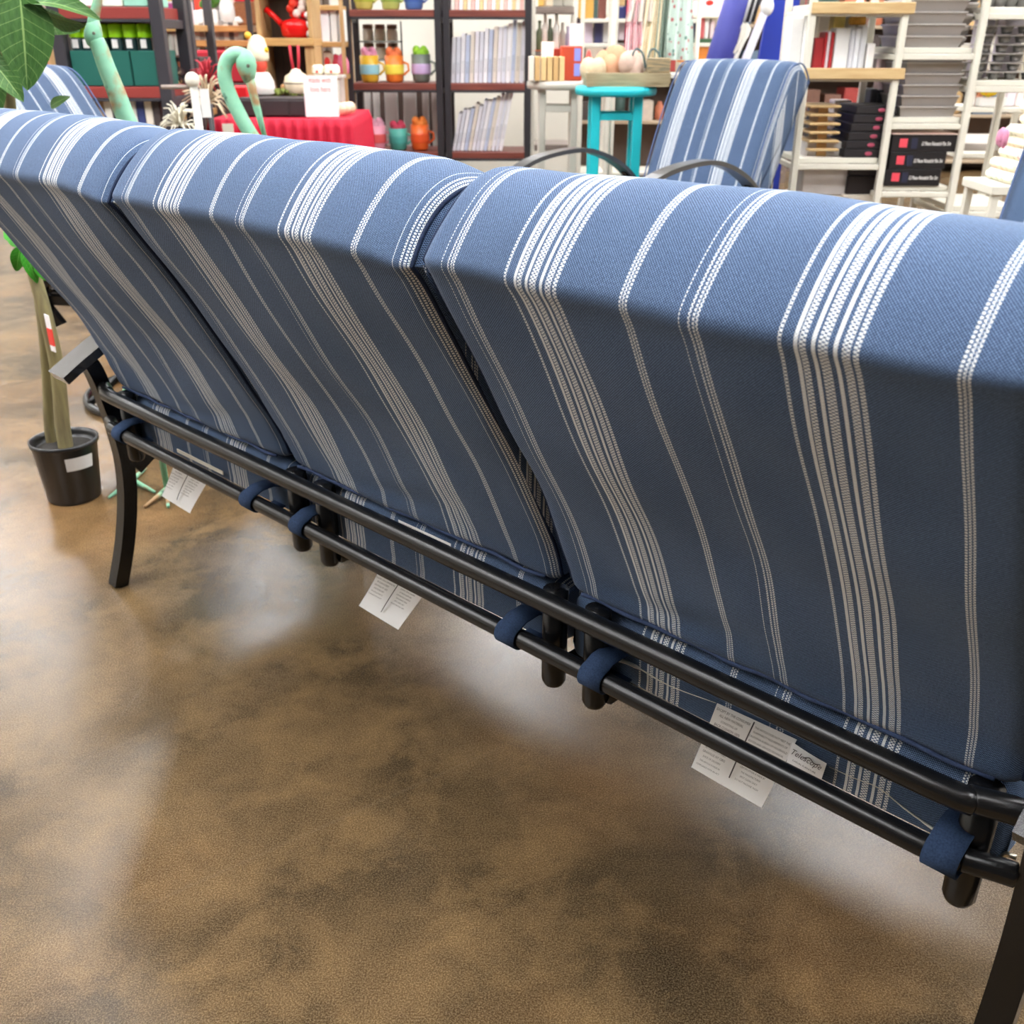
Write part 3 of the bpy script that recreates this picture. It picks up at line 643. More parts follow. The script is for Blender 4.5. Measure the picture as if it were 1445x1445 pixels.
one(MB().box(su(105, 100, VL+.28)-su(160, 100, VL+.28), su(215, 100, VL+.28)-su(160, 100, VL+.28), -.07, .07, 0, .25, .004), 'carton_stack', M(col(60, 50, 48), .6), 'dark carton under the white cartons behind the green crates', 'box', su(160, 100, VL+.28), VL+.29, zl1+.002)
for k, (a, b, c) in enumerate(((108, 138, (235, 232, 226)), (140, 168, (230, 240, 225)), (170, 212, (150, 205, 185)))):
    W = su(b, 5, VL)-su(a, 5, VL); one(MB().box(-W/2, W/2, -.1, .1, 0, .14, .004), 'carton', M(col(*c), .5), ['white', 'pale green', 'mint green'][k]+' carton on the shelf above the green crates', 'box', su((a+b)/2, 5, VL), VL+.12, zl0+.001)
bc = [(210, 200, 190), (225, 220, 215), (170, 140, 110), (235, 230, 220), (60, 60, 70), (90, 150, 190), (220, 215, 210), (50, 60, 110), (225, 215, 200), (70, 60, 60)]
for k in range(10):
    px = 112+k*11.5; h = R_.uniform(.2, .26)
    one(MB().box(-.016, .016, -.08, .08, 0, h, .003), 'book', M(col(*bc[k]), .5), 'book showing its spine below the green crates', 'book', su(px, 160, VL), VL+.12, zz(215, VL), 'books below the green crates')
MB_ = MB().box(su(88, 200, VL)-su(160, 200, VL), su(228, 200, VL)-su(160, 200, VL), -.17, .17, -.03, 0, .003); one(MB_, 'book_tray', SM, 'dark tray under the books below the green crates', 'tray', su(160, 200, VL), VL+.19, zz(215, VL)-.001)
# wooden post behind the leaf
one(MB().box(-.02, .02, -.02, .02, 0, 1.05, .003), 'wooden_post', PINEV, 'pale wooden post standing left of the green crates', 'post', su(76, 90, 4.75), 4.75, 0)
# --- second black shelf with pink gifts
V2 = 5.3; zs = zz(36, V2)
unit('display_shelf', 'narrow black shelf with wooden boards holding pink gift packs', 224, 274, 80, V2, .4, [zs, zz(116, V2), zz(160, V2)], M(col(58, 56, 60), .5), PINE, .04, .03, cross=False)
for k in range(4):
    t = T('gift_pack', 'white and magenta gift pack with a gold top on the narrow black shelf', 'gift', su(231+k*9.5, 20, V2), V2+.06, zs+.001, 'pink gift packs')
    MB().box(-.016, .016, -.03, .03, 0, .10, .003).build('pack_body', M(col(236, 215, 222), .4), t); MB().box(-.0165, .0165, -.031, -.0302, .03, .09).build('pack_band', M(col(190, 80, 140), .4), t); MB().box(-.014, .014, -.028, .028, .1, .125, .004).build('gold_top', M(col(240, 210, 110), .3), t)
for k in range(2): one(MB().box(-.042, .042, -.05, .05, 0, .115, .008), 'tin', M(col(205+k*10, 208, 196), .35, var=.25, scale=40), ['pale patterned tin on the left', 'pale patterned tin with a pink lid on the right'][k]+' under the pink gift packs', 'tin', su(234+k*15, 68, V2), V2+.08, zz(82, V2), None)
MBs = MB().box(-.11, .11, -.1, .1, -.02, 0, .003); one(MBs, 'shelf_tray', SM, 'dark tray holding the pale patterned tins', 'tray', su(243, 82, V2), V2+.15, zz(82, V2)-.001)
one(MB().box(-.04, .04, -.05, .05, 0, .05, .004), 'small_box', WHB, 'white box above the pale patterned tins', 'box', su(240, 47, V2), V2+.2, zz(82, V2)+.118)
# steel stand with a tag
VS = 4.1; t = T('wire_stand', 'steel garden stake stand with a round finial and hanging white tag', 'stand', su(278, 150, VS), VS)
zt = zz(118, VS); MB().tube([(0, 0, 0), (-.008, 0, zt)], .016, 12).build('stake', M(col(190, 188, 180), .3, .6), t); m = MB(); m.ball((-.01, 0, zt+.01), .028, (1, 1, 1), 12, 8); m.build('finial', M(col(225, 220, 205), .4), t)
MB().tube([(-.01, 0, zt-.015), (-.13, 0, zt-.015)], .008, 8).build('side_arm', M(col(150, 135, 125), .5), t)
m = MB(); m.box(.02, .055, -.03, -.028, zt-.12, zt-.02, 0); m.build('hang_tag', WHB, t)
# spiky wire ornaments
def spray(label, px, py, v, r, c, n=46, up=1.):
    u = su(px, py, v); z = zz(py, v); m = MB()
    for k in range(n):
        a = 2*PI*k/n+R_.uniform(-.05, .05); e = R_.uniform(-.5, 1.4)*up; L = r*R_.uniform(.85, 1.05)
        p = Vector((math.cos(a)*math.cos(e), math.sin(a)*math.cos(e)*.6, math.sin(e)))*L
        m.tube([(0, 0, 0), p*.6+Vector((0, 0, .02)), p+Vector((0, 0, -.01))], [.0035, .003, .0025], 4)
    t = T('wire_ornament', label, 'ornament', u, v, 0); q = m.build('wire_spray', M(c, .35, .3), t, (0, 0, z))
    MB().tube([(0, 0, 0), (0, 0, z)], .008, 8).build('stem', SM, t)
spray('red wire spray ornament left of the crane with the lowered beak', 292, 118, 4.8, .11, col(200, 60, 75))
spray('beige wire spray ornament below the red wire spray', 292, 145, 4.6, .12, col(215, 195, 165))
spray('silver wire spray ornament low beside the steel stake', 252, 178, 4.3, .10, col(225, 220, 200))
spray('dark wire spray ornament with pink beads left of the stake', 243, 112, 4.9, .07, col(70, 50, 50), 24)
# --- long wooden board unit behind
V3 = 6.6
unit('display_shelf', 'dark shelf with a long honey coloured board of white pots', 262, 356, 60, V3, .4, [zz(37, V3), zz(58, V3), zz(84, V3), .4], M(col(50, 42, 40), .6), wood(col(190, 135, 75), col(150, 100, 55), 5), .03, .035, cross=False)
zq = zz(37, V3)+.001
t = T('potted_plant', 'small bushy green plant in a square white pot', 'plant', su(287, 20, V3), V3+.12, zq)
MB().box(-.055, .055, -.05, .05, 0, .085, .006).build('pot', WHB, t); m = MB()
for k in range(26): m.ball((R_.uniform(-.045, .045), R_.uniform(-.04, .04), R_.uniform(.1, .19)), .022, (1, 1, .7), 7, 5)
m.build('foliage', M(col(70, 120, 30), .6, var=.5, scale=80), t)
one(MB().box(-.035, .035, -.04, .04, 0, .08, .004), 'small_box', M(col(245, 243, 235), .5), 'white lidded box left of the square white pot', 'box', su(270, 25, V3), V3+.1, zq)
one(MB().lathe([(.04, 0), (.06, .02), (.055, .1), (.025, .2), (.022, .26)], 18), 'vase', WHB, 'tall white bottle vase on the honey coloured board', 'vase', su(314, 20, V3), V3+.12, zq)
one(MB().lathe([(.03, 0), (.05, .02), (.04, .05), (.02, .07)], 18), 'vase', WHB, 'low white vase beside the tall bottle vase', 'vase', su(329, 20, V3), V3+.12, zq)
one(MB().box(-.05, .05, -.02, .02, 0, .16, .003), 'picture_block', M(col(230, 70, 50), .5), 'orange red block behind the small bushy plant', 'block', su(268, 5, V3), V3+.25, zq)
one(MB().box(-.075, .075, -.02, .02, 0, .13, .003), 'cushion_block', M(col(225, 30, 35), .7), 'bright red fabric block beside the wooden crate', 'fabric', su(342, 5, V3), V3+.1, zq+.13)
one(MB().box(-.075, .075, -.04, .04, 0, .128, .01), 'basket', M(col(150, 95, 60), .9, var=.5, scale=120, bump=1.), 'brown woven basket under the red fabric block', 'basket', su(342, 25, V3), V3+.12, zq)
for k in range(9):
    c = [(200, 190, 180), (150, 140, 135), (215, 205, 195), (90, 80, 80)][k % 4]
    one(MB().box(-.014, .014, -.06, .06, 0, .085+.01*(k % 3), .002), 'book', M(col(*c), .5), 'small upright book under the honey coloured board', 'book', su(272+k*7, 50, V3), V3+.12, zz(58, V3)+.001, 'small books under the honey board')
for k in range(5):
    c = [(190, 200, 195), (175, 190, 185), (220, 120, 140), (225, 90, 90), (235, 100, 70)][k]
    one(MB().lathe([(.022, 0), (.024, .01), (.024, .06), (.018, .07)], 12), 'candle', M(col(*c), .5), ['pale grey', 'sage', 'pink', 'coral', 'orange red'][k]+' candle on the dark shelf behind the wire sprays', 'candle', su(277+k*14, 78, V3), V3+.1, zz(84, V3)+.001, None)
one(MB().box(-.16, .16, -.1, .1, 0, .17, .01), 'cloth_bundle', M(col(165, 30, 45), .9, var=.3, scale=30), 'dark red cloth bundle behind the wire sprays', 'cloth', su(305, 100, V3-.3), V3-.2, zz(118, V3-.3))
one(MB().box(-.2, .2, -.12, .12, 0, zz(118, V3-.3)-.001, .01), 'carton', M(col(70, 50, 45), .8), 'dark brown carton under the dark red cloth bundle', 'box', su(305, 100, V3-.3), V3-.2, 0)
# --- christmas table
VT = 4.9; ut0, ut1 = su(294, 190, VT), su(492, 190, VT); ztab = zz(166, VT)
t = T('christmas_table', 'table draped to the floor in pleated crimson cloth', 'table', (ut0+ut1)/2, VT+.36); W = (ut1-ut0)/2
MB().box(-W+.03, W-.03, -.33, .33, ztab-.04, ztab-.012, .004).build('tabletop', PINE, t)
for sx in (-1, 1):
    for sy in (-1, 1): MB().box(sx*(W-.08)-.02, sx*(W-.08)+.02, sy*.3-.02, sy*.3+.02, 0, ztab-.04).build('leg', PINE, t)
vs = []; fs = []; NN = 260; per = []
for k in range(NN):
    s = k/NN*4
    q = s-int(s); x, y = [(-W+2*W*q, -.35), (W, -.35+.7*q), (W-2*W*q, .35), (-W, .35-.7*q)][int(s)]
    per.append((x, y, int(s)))
for j, z in enumerate((ztab-.010, ztab-.012, ztab-.05, ztab*.5, .01)):
    for k, (x, y, sd) in enumerate(per):
        a = (0, 0, .012, .02, .026)[j]*math.sin(k*1.25); nx_, ny_ = [(0, -1), (1, 0), (0, 1), (-1, 0)][sd]; e = (-.004, .004, .008, .015, .02)[j]
        vs.append((x+nx_*(a+e), y+ny_*(a+e), z))
for j in range(4):
    for k in range(NN): l = (k+1) % NN; fs.append((j*NN+k, j*NN+l, (j+1)*NN+l, (j+1)*NN+k))
m = MB(); m.add(vs, fs, True); m.add([vs[k] for k in range(NN)], [tuple(range(NN))])
tag(place(m.build('tablecloth', M(col(190, 10, 48), .75, var=.12, scale=8)), (ut0+ut1)/2, VT+.36, 0), 'pleated crimson tablecloth behind the lowered crane beak', 'tablecloth')
zt = ztab-.008
def tbl(px, v=None): return su(px, 150, v or VT+.15)
# black drawer box
m = T('drawer_box', 'low black box with three panels standing on the crimson cloth', 'box', tbl(390), VT+.22, zt)
MB().box(-.185, .185, -.09, .09, 0, .082, .003).build('box_body', M(col(60, 52, 52), .6), m)
for k in (-1, 0, 1): MB().box(k*.122-.057, k*.122+.057, -.097, -.091, .006, .072, .002).build('panel', M(col(50, 44, 46), .5), m)
t = T('sign', 'white sign board with red printed words on the crimson cloth', 'sign', su(452, 140, VT+.1), VT+.1, zt)
MB().box(-.078, .078, -.006, .006, 0, zz(109, VT+.1)-zt, .003).build('sign_panel', M(col(246, 242, 242), .5, var=.02), t)
text_mesh('sign_text', [('made with', 1), ('love here', 1)], .034, M(col(225, 120, 110), .6), t, Matrix.Translation((0, -.0075, .15)) @ Matrix.Rotation(PI/2, 4, 'X'), sx=.72)
t = T('price_card', 'small pale price card on a pin at the crimson cloth edge', 'card', su(322, 182, VT-.1), VT-.12, ztab-.12)
MB().box(-.024, .024, -.002, .002, 0, .10).build('card_face', M(col(225, 220, 200), .6), t)
o = one(MB().box(-.045, .045, -.03, .03, 0, .13, .008), 'gift_box', M(col(215, 20, 30), .5), 'bright red box with white lettering between crane neck and beak', 'box', su(334, 140, VT+.2), VT+.25, zt)
text_mesh('box_text', [('Merry', 1), ('Xmas', 1)], .028, WHB, o, Matrix.Translation((0, -.0315, .06)) @ Matrix.Rotation(PI/2, 4, 'X'))
# crate on a pine plinth
uc = su(397, 30, VT+.35); zc = zz(66, VT+.35); hw = su(437, 30, VT+.35)-uc
t = T('wooden_crate', 'open pine crate standing on end with red things inside', 'crate', uc, VT+.5, zc)
MB().box(-hw, hw, -.12, .12, 0, .035, .003).build('crate_board', PINE, t); MB().box(-hw, -hw+.022, -.12, .12, .035, .31, .003).build('crate_board', PINEV, t); MB().box(hw-.022, hw, -.12, .12, .035, .31, .003).build('crate_board', PINEV, t)
MB().box(-hw, hw, -.12, .12, .31, .33, .003).build('crate_board', PINE, t); MB().box(-hw+.022, hw-.022, .105, .12, .035, .31, 0).build('back_board', wood(col(85, 65, 48), col(60, 45, 35), 4, 2), t)
t = T('slat_box', 'dark slatted wooden box with pine posts under the open crate', 'box', uc, VT+.5, zt)
MB().box(-hw, hw, .08, .11, 0, zc-zt-.001, 0).build('back_board', wood(col(75, 58, 45), col(48, 36, 28), 6, 2), t); MB().box(hw-.05, hw+.0, -.1, .08, 0, zc-zt-.001, .003).build('side_post', PINEV, t); MB().box(-hw, -hw+.03, -.1, .08, 0, zc-zt-.001, .003).build('side_post', PINEV, t)
zk = zc+.037
t = T('kettle', 'glossy red enamel pot with a long handle inside the pine crate', 'pot', uc+.04, VT+.46, zk); RED = M(col(225, 20, 20), .2, var=.05)
MB().lathe([(.055, 0), (.07, .01), (.075, .05), (.072, .065), (.06, .072), (.03, .082), (0, .085)], 24).build('pot_body', RED, t); MB().tube([(-.06, 0, .05), (-.1, 0, .09), (-.14, 0, .125)], [.014, .013, .015], 10).build('handle', RED, t)
for k in range(9):
    c = [(225, 25, 30), (235, 60, 40), (245, 225, 215)][k % 3]; b = MB().ball((0, 0, .02), .02, (1, 1, 1), 10, 7)
    one(b, 'bauble', M(col(*c), .25), ['red', 'orange', 'cream'][k % 3]+' bauble piled on the red enamel pot', 'ornament', uc+.05+.03*math.cos(k*2.4), VT+.46+.02*math.sin(k*2.4), zk+.084+.022*(k//3), ['red baubles', 'orange baubles', 'cream baubles'][k % 3])
one(MB().box(-.06, .06, -.02, .02, 0, .03, .008), 'ribbon_roll', WHB, 'white roll at the top inside the pine crate', 'roll', uc+.05, VT+.5, zk+.245)
one(MB().box(-.05, .05, -.02, .02, 0, .022, .008), 'ribbon_roll', M(col(215, 40, 60), .5), 'red roll at the top left inside the pine crate', 'roll', uc-.07, VT+.5, zk+.25)
for k in range(3): one(MB().ball((0, 0, .017), .017, (1, 1, 1), 10, 7), 'bauble', WHB, 'white bauble beside the right wall of the pine crate', 'ornament', uc+.105, VT+.43, zk+.04*k, 'white baubles')
# gnome ornament, santa figure, garland, jars
def px_(p, v): return su(p, 120, v)
t = T('round_ornament', 'round cream lantern ornament with a red ribbon loop under the crate', 'ornament', px_(413, VT+.3), VT+.38, zt+.083)
MB().lathe([(.03, 0), (.058, .01), (.064, .05), (.055, .085), (.03, .1), (.02, .115), (0, .12)], 20).build('globe', M(col(245, 225, 195), .4), t); MB().lathe([(.0645, .05), (.0655, .054), (.0645, .058)], 20).build('seam_band', M(col(150, 140, 120), .5), t)
for s in (-1, 1): MB().tube([(s*.012, 0, .11), (s*.018, 0, .16), (s*.02, 0, .22)], .007, 8).build('ribbon', M(col(200, 50, 65), .6), t)
for s in (-1, 1): MB().ball((s*.068, 0, .035), .014).build('side_knob', M(col(220, 170, 120), .5), t)
t = T('santa_figure', 'cream and red seated figure ornament behind the crane head', 'figurine', px_(364, VT+.3), VT+.34, zt+.083)
MB().lathe([(.05, 0), (.07, .01), (.065, .06), (.045, .1), (0, .11)], 18).build('body', M(col(245, 238, 232), .7), t); MB().ball((0, -.01, .135), .042, (1, .9, 1)).build('face', M(col(225, 80, 60), .6), t)
MB().lathe([(.045, .15), (.052, .165), (.05, .2), (.035, .25), (.01, .265)], 16).build('hat', M(col(248, 236, 205), .7), t); MB().ball((.045, -.02, .2), .012).build('bell', M(col(240, 200, 40), .3), t); MB().ball((-.035, -.02, .262), .016).build('pompom', M(col(240, 190, 60), .5), t)
m = MB()
for k in range(70): m.ball((R_.uniform(-.16, .16), R_.uniform(-.02, .02), R_.uniform(.015, .035)), R_.uniform(.008, .014), (1, 1, 1), 6, 4)
tag(one(m, 'garland', M(col(120, 130, 60), .8, var=.6, scale=60), 'mossy green garland lying along the top of the black box', 'garland', px_(390, VT+.3), VT+.34, zt+.07), None)
# --- wall shelf right of the crate
V4 = 5.8
unit('display_shelf', 'pale shelf of cream gifts between the crate and black shelf', 436, 486, 80, V4, .3, [zz(8, V4), zz(60, V4), zz(106, V4), zz(164, V4), .2], PINEV, PINE, .02, .025, cross=False)
def sh(px, v=V4): return su(px, 60, v)
for k, (a, b, y0, y1, c, nm) in enumerate(((441, 463, 14, 40, (246, 240, 240), 'white printed card box'), (465, 474, 14, 55, (245, 245, 238), 'narrow white box'), (476, 484, 14, 55, (245, 245, 240), 'second narrow white box beside the black post'))):
    W = sh(b)-sh(a); zb = zz(60, V4)+.001; one(MB().box(-W/2, W/2, -.05, .05, 0, zz(y0, V4)-zb, .003), 'white_box', M(col(*c), .5), nm+' above the pink gifts', 'box', sh((a+b)/2), V4+.08, zb)
for k, (px, c, s, nm) in enumerate(((444, (235, 235, 230), .028, 'white'), (452, (235, 215, 205), .026, 'cream'), (470, (190, 40, 60), .032, 'dark red'), (479, (235, 130, 160), .035, 'pink'))):
    one(MB().lathe([(s*.8, 0), (s, .01), (s, .06), (s*.6, .09), (0, .1)], 14), 'gift_ornament', M(col(*c), .5), nm+' rounded ornament on the pale gift shelf', 'ornament', su(px, 95, V4), V4+.07, zz(106, V4)+.001)
t = T('gift_ornament', 'fluffy beige ornament with a red heart on the pale gift shelf', 'ornament', su(459, 95, V4), V4+.06, zz(106, V4)+.001)
MB().ball((0, 0, .06), .042, (1, .6, 1.3)).build('fluff', M(col(205, 180, 155), .95, var=.3, scale=90, bump=1), t); MB().ball((0, -.026, .06), .016, (1, .5, 1.5)).build('heart', M(col(200, 40, 30), .5), t)
for k in range(2): 
    t = T('marshmallow_box', 'cream box with a red seal, %s of the pair above the sign' % ('left', 'right')[k], 'box', su(447+k*20, 100, VT+.42), VT+.42, zz(106, VT+.42)); MB().box(-.025-.01*k, .025+.01*k, -.03, .03, 0, .045, .01).build('box_body', M(col(250, 244, 220), .5), t); MB().ball((0, -.03, .014), .007).build('seal', M(col(200, 60, 40), .5), t)
MBp = MB().box(-.09, .09, -.06, .06, -.016, 0, .002); one(MBp, 'shelf_ledge', M(col(190, 180, 170), .6), 'thin ledge carrying the two cream boxes above the sign', 'ledge', su(458, 100, VT+.42), VT+.42, zz(106, VT+.42)-.001)
MBp = MB().box(-.08, -.07, -.05, .05, 0, zz(106, VT+.42)-.018-zt, .002).box(.07, .08, -.05, .05, 0, zz(106, VT+.42)-.018-zt, .002); one(MBp, 'ledge_bracket', M(col(190, 180, 170), .6), 'pair of pale brackets under the thin ledge', 'bracket', su(458, 100, VT+.42), VT+.42, zt+.0)
for k in range(3): one(MB().ball((0, 0, .03), .028, (1, 1, 1)), 'candle', M(col(240, 200, 170), .5), 'peach ball candle at the right of the sign', 'candle', su(478+k*5, 150, VT+.2), VT+.2+.05*k, zt+.001, 'peach candles')
# --- grey plant stool, teal plant stool
def stool(label, px0, px1, pytop, v, c, legw, legpx):
    u0, u1 = su(px0, pytop, v), su(px1, pytop, v); r = (u1-u0)/2; z = zz(pytop, v); t = T('stool', label, 'stool', (u0+u1)/2, v+r*.6, 0); mat = M(c, .4, var=.06)
    MB().lathe([(r*.9, z-.04), (r*.98, z-.036), (r, z-.02), (r*.98, z-.004), (r*.9, z), (0, z)], 30).build('seat', mat, t)
    for a in (45, 135, 225, 315):
        x, y = r*.72*math.cos(math.radians(a)), r*.6*math.sin(math.radians(a)); MB().box(x-legw/2, x+legw/2, y-legw/2, y+legw/2, 0, z-.036, .004).build('leg', mat, t)
    for zz_ in (.22, z-.12):
        for s in (-1, 1):
            MB().box(-r*.5, r*.5, s*r*.42-.01, s*r*.42+.01, zz_-.02, zz_+.01, .002).build('stretcher', mat, t)
            MB().box(s*r*.5-.01, s*r*.5+.01, -r*.42, r*.42, zz_-.02, zz_+.01, .002).build('stretcher', mat, t)
    return (u0+u1)/2, v+r*.6, z, r
gx, gy, gz, gr = stool('pale grey plant stool holding brown craft books', 742, 832, 114, 5.2, col(190, 186, 175), .034, 0)
tx, ty, tz, tr = stool('turquoise stool with straight legs under a crate of fabric bags', 812, 930, 122, 4.75, col(30, 185, 195), .042, 0)
for k in range(6):
    c = [(215, 180, 125), (205, 165, 110), (225, 190, 135)][k % 3]
    one(MB().box(-.012, .012, -.07, .07, 0, .105, .002), 'craft_book', M(col(*(c if k else (225, 215, 200))), .6), ['cream booklet at the left of the craft paper books', 'brown craft paper book standing on the grey stool'][k > 0], 'book', su(748+k*8.6, 95, gy-.1), gy-.06, gz+.001, 'craft paper books on the grey stool')
o = one(MB().box(-.05, .05, -.07, .07, 0, .15, .004), 'rust_box', M(col(190, 70, 40), .5), 'rust red box with two blue labels on the grey stool', 'box', su(805, 95, gy-.1), gy-.02, gz+.001)
for k in range(2): MB().box(.012, .042, -.072, -.0705, .02+.066*k, .075+.066*k).build('blue_label', M(col(140, 150, 225), .5), o)
o = one(MB().box(-.06, .06, -.03, .03, 0, .14, .004), 'rust_box', M(col(170, 58, 36), .5), 'darker rust box behind the craft paper books', 'box', su(785, 90, gy), gy+.09, gz+.001)
one(MB().box(-.03, .03, -.001, .001, 0, .085), 'paper_tag', M(col(248, 232, 225), .6), 'slanted white paper tag rising behind the craft books', 'tag', su(771, 78, gy), gy+.03, gz+.085)
one(MB().box(-.032, .032, -.001, .001, 0, .095), 'paper_tag', M(col(246, 243, 243), .6), 'white paper tag over the rust red box', 'tag', su(811, 60, gy), gy-.02, gz+.153)
t = T('bottle', 'white bottle with a red pointed cap at the edge of the grey stool', 'bottle', su(829, 100, gy-.15), gy-.13, gz+.001)
MB().lathe([(.015, 0), (.018, .01), (.018, .075), (.012, .08)], 12).build('bottle_body', M(col(248, 238, 235), .4), t); MB().lathe([(.018, .076), (.017, .09), (.008, .125), (.002, .135)], 12).build('cap', M(col(225, 55, 45), .4), t)
# shallow crate with folded bags on the turquoise stool
t = T('shallow_crate', 'weathered shallow wooden crate on the turquoise stool', 'crate', tx+.03, ty, tz+.001); CW = wood(col(175, 160, 125), col(130, 115, 85), 6, 0)
MB().box(-.17, .19, -.13, .13, 0, .012).build('crate_base', CW, t)
for s in (-1, 1): MB().box(-.17, .19, s*.125-.006, s*.125+.006, .012, .055, .002).build('crate_side', CW, t)
for x in (-.17, .184): MB().box(x, x+.012, -.12, .12, .012, .055, .002).build('crate_side', CW, t)
def lump(name, label, u, v, z, w, d, h, c, rz=0, grp=None, n=4):
    m = MB()
    for k in range(n): m.ball((R_.uniform(-w*.3, w*.3), R_.uniform(-d*.3, d*.3), h*.5+R_.uniform(-.1, .2)*h), 1, (w*.32, d*.34, h*.5), 12, 8)
    return one(m, name, M(c, .9, var=.2, scale=60, bump=.6), label, 'fabric', u, v, z, grp, rz)
lump('folded_bag', 'cream folded cloth bag at the left of the wooden crate', tx-.09, ty-.02, tz+.014, .12, .14, .10, col(215, 195, 160))
lump('folded_bag', 'peach folded cloth bag in the middle of the wooden crate', tx-.02, ty+.03, tz+.014, .14, .16, .13, col(205, 155, 120))
lump('folded_bag', 'striped pale cloth bag with dark drawstring in the wooden crate', tx+.07, ty-.02, tz+.014, .14, .16, .11, col(200, 172, 155))
for k, x in enumerate((.08, .15)):
    one(MB().tube(catmull([(-.03, 0, 0), (-.02, 0, .06), (.0, 0, .075), (.025, 0, .05), (.035, 0, .0)], 4), .0045, 7), 'bag_handle_loop', M(col(70, 95, 95), .6), ['dark green cord loop over the pale bags', 'second dark cord loop nearer the striped cushion'][k], 'cord', tx+x, ty-.09, tz+.075)
one(MB().box(-.05, .05, -.03, .03, 0, .06, .004), 'woven_basket', wood(col(190, 160, 115), col(60, 80, 75), 9, 0), 'small woven basket with dark bands at the crate edge', 'basket', tx+.17, ty-.10, tz+.056)
# --- grey wood shelf and white racks behind the stools
VW = 6.4
unit('display_shelf', 'grey weathered shelf behind the grey stool', 748, 814, 30, VW, .35, [zz(9, VW), zz(72, VW), .5], M(col(225, 222, 210), .5), wood(col(150, 138, 128), col(110, 98, 92), 6), .025, .035, cross=False)
for k, (px, c, h, nm) in enumerate(((752, (246, 244, 230), .08, 'white'), (763, (225, 180, 95), .07, 'golden'), (772, (230, 215, 190), .06, 'beige'), (786, (175, 172, 160), .085, 'grey'), (801, (180, 178, 165), .085, 'light grey'))):
    one(MB().box(-.03, .03, -.04, .04, 0, h, .006), 'storage_tin', M(col(*c), .5), nm+' container on top of the grey weathered shelf', 'tin', su(px, 5, VW), VW+.1, zz(9, VW)+.001)
for k, (px, c, h) in enumerate(((751, (250, 246, 235), .18), (760, (90, 100, 70), .16), (768, (235, 225, 215), .2), (775, (75, 85, 60), .17), (784, (245, 243, 238), .2), (793, (180, 170, 160), .15), (801, (165, 155, 175), .13))):
    t = T('lantern', 'small bottle in the crowded row behind the paper tags', 'bottle', su(px, 50, VW), VW+.1, zz(72, VW)+.001, 'bottles behind the paper tags')
    MB().lathe([(.018, 0), (.02, .01), (.02, h*.6), (.009, h*.75), (.009, h)], 12).build('bottle_body', M(col(*c), .35), t)
one(MB().box(-.14, .14, -.06, .06, -.004, .0, 0), 'shelf_liner', M(col(225, 130, 90), .6), 'salmon coloured liner under the crowded row of bottles', 'liner', su(778, 70, VW), VW+.06, zz(72, VW)+.0045)
VR = 5.9
unit('wire_rack', 'white rack with narrow bays behind the hanging towels', 817, 862, 60, VR, .3, [zz(26, VR), zz(61, VR), .4], WHT, WHT, .022, .02, cross=False)
unit('wire_rack', 'white rack with grey crockery behind the hanging towels', 864, 985, 60, VR, .3, [zz(26, VR), zz(104, VR), .4], WHT, WHT, .022, .02, cross=False)
st = [(820, 45, .022, (60, 50, 55)), (829, 45, .03, (215, 200, 215)), (846, 45, .025, (70, 70, 110)), (856, 45, .03, (235, 232, 230))]
for px, py, w, c in st: one(MB().box(-w, w, -.04, .04, 0, .125, .004), 'upright_box', M(col(*c), .5), 'narrow box standing in the white rack bay', 'box', su(px, py, VR), VR+.14, zz(61, VR)+.001, 'narrow boxes in the white rack')
for k, px in enumerate((822, 832, 850)): one(MB().box(-.02, .02, -.04, .04, 0, .1, .004), 'upright_box', M(col(*[(215, 170, 80), (205, 160, 75), (120, 70, 60)][k]), .5), ['ochre box high in the narrow white rack', 'second ochre box high in the narrow white rack', 'brown box high in the white rack'][k], 'box', su(px, 15, VR), VR+.12, zz(26, VR)+.001)
for k, (px, w, h, c) in enumerate(((874, .07, .055, (40, 45, 100)), (886, .05, .06, (35, 40, 95)), (874, .05, .05, (200, 165, 115)), (890, .03, .05, (235, 165, 50)))):
    one(MB().box(-w/2, w/2, -.05, .05, 0, h, .003), 'board_game_box', M(col(*c), .5), ['navy box', 'second navy box', 'tan box stacked on the navy box', 'amber box stacked on the navy box'][k]+' high in the crockery rack', 'box', su(px, 20, VR)+.0, VR+.1, zz(26, VR)+.001+(.062 if k > 1 else 0))
for k, (px, c, h) in enumerate(((868, (30, 28, 32), .16), (877, (225, 210, 215), .15), (886, (35, 30, 32), .15), (894, (210, 170, 110), .15))):
    one(MB().box(-.017, .017, -.04, .04, 0, h, .004), 'upright_box', M(col(*c), .5), ['black box', 'pale pink box', 'second black box', 'tan box'][k]+' standing above the stacked grey crockery', 'box', su(px, 50, VR), VR+.12, zz(104, VR)+.165)
for k in range(3):
    n = 7
    for j in range(n):
        one(MB().lathe([(.02, 0), (.045, .012), (.056, .022), (.054, .023), (.042, .014), (0, .006)], 20), 'bowl', M(col(205, 206, 200), .4), 'pale grey bowl in the nested stacks on the white rack', 'bowl', su(855+k*17+10, 85, VR), VR+.12, zz(104, VR)+.001+j*.021, 'nested grey bowls on the white rack')
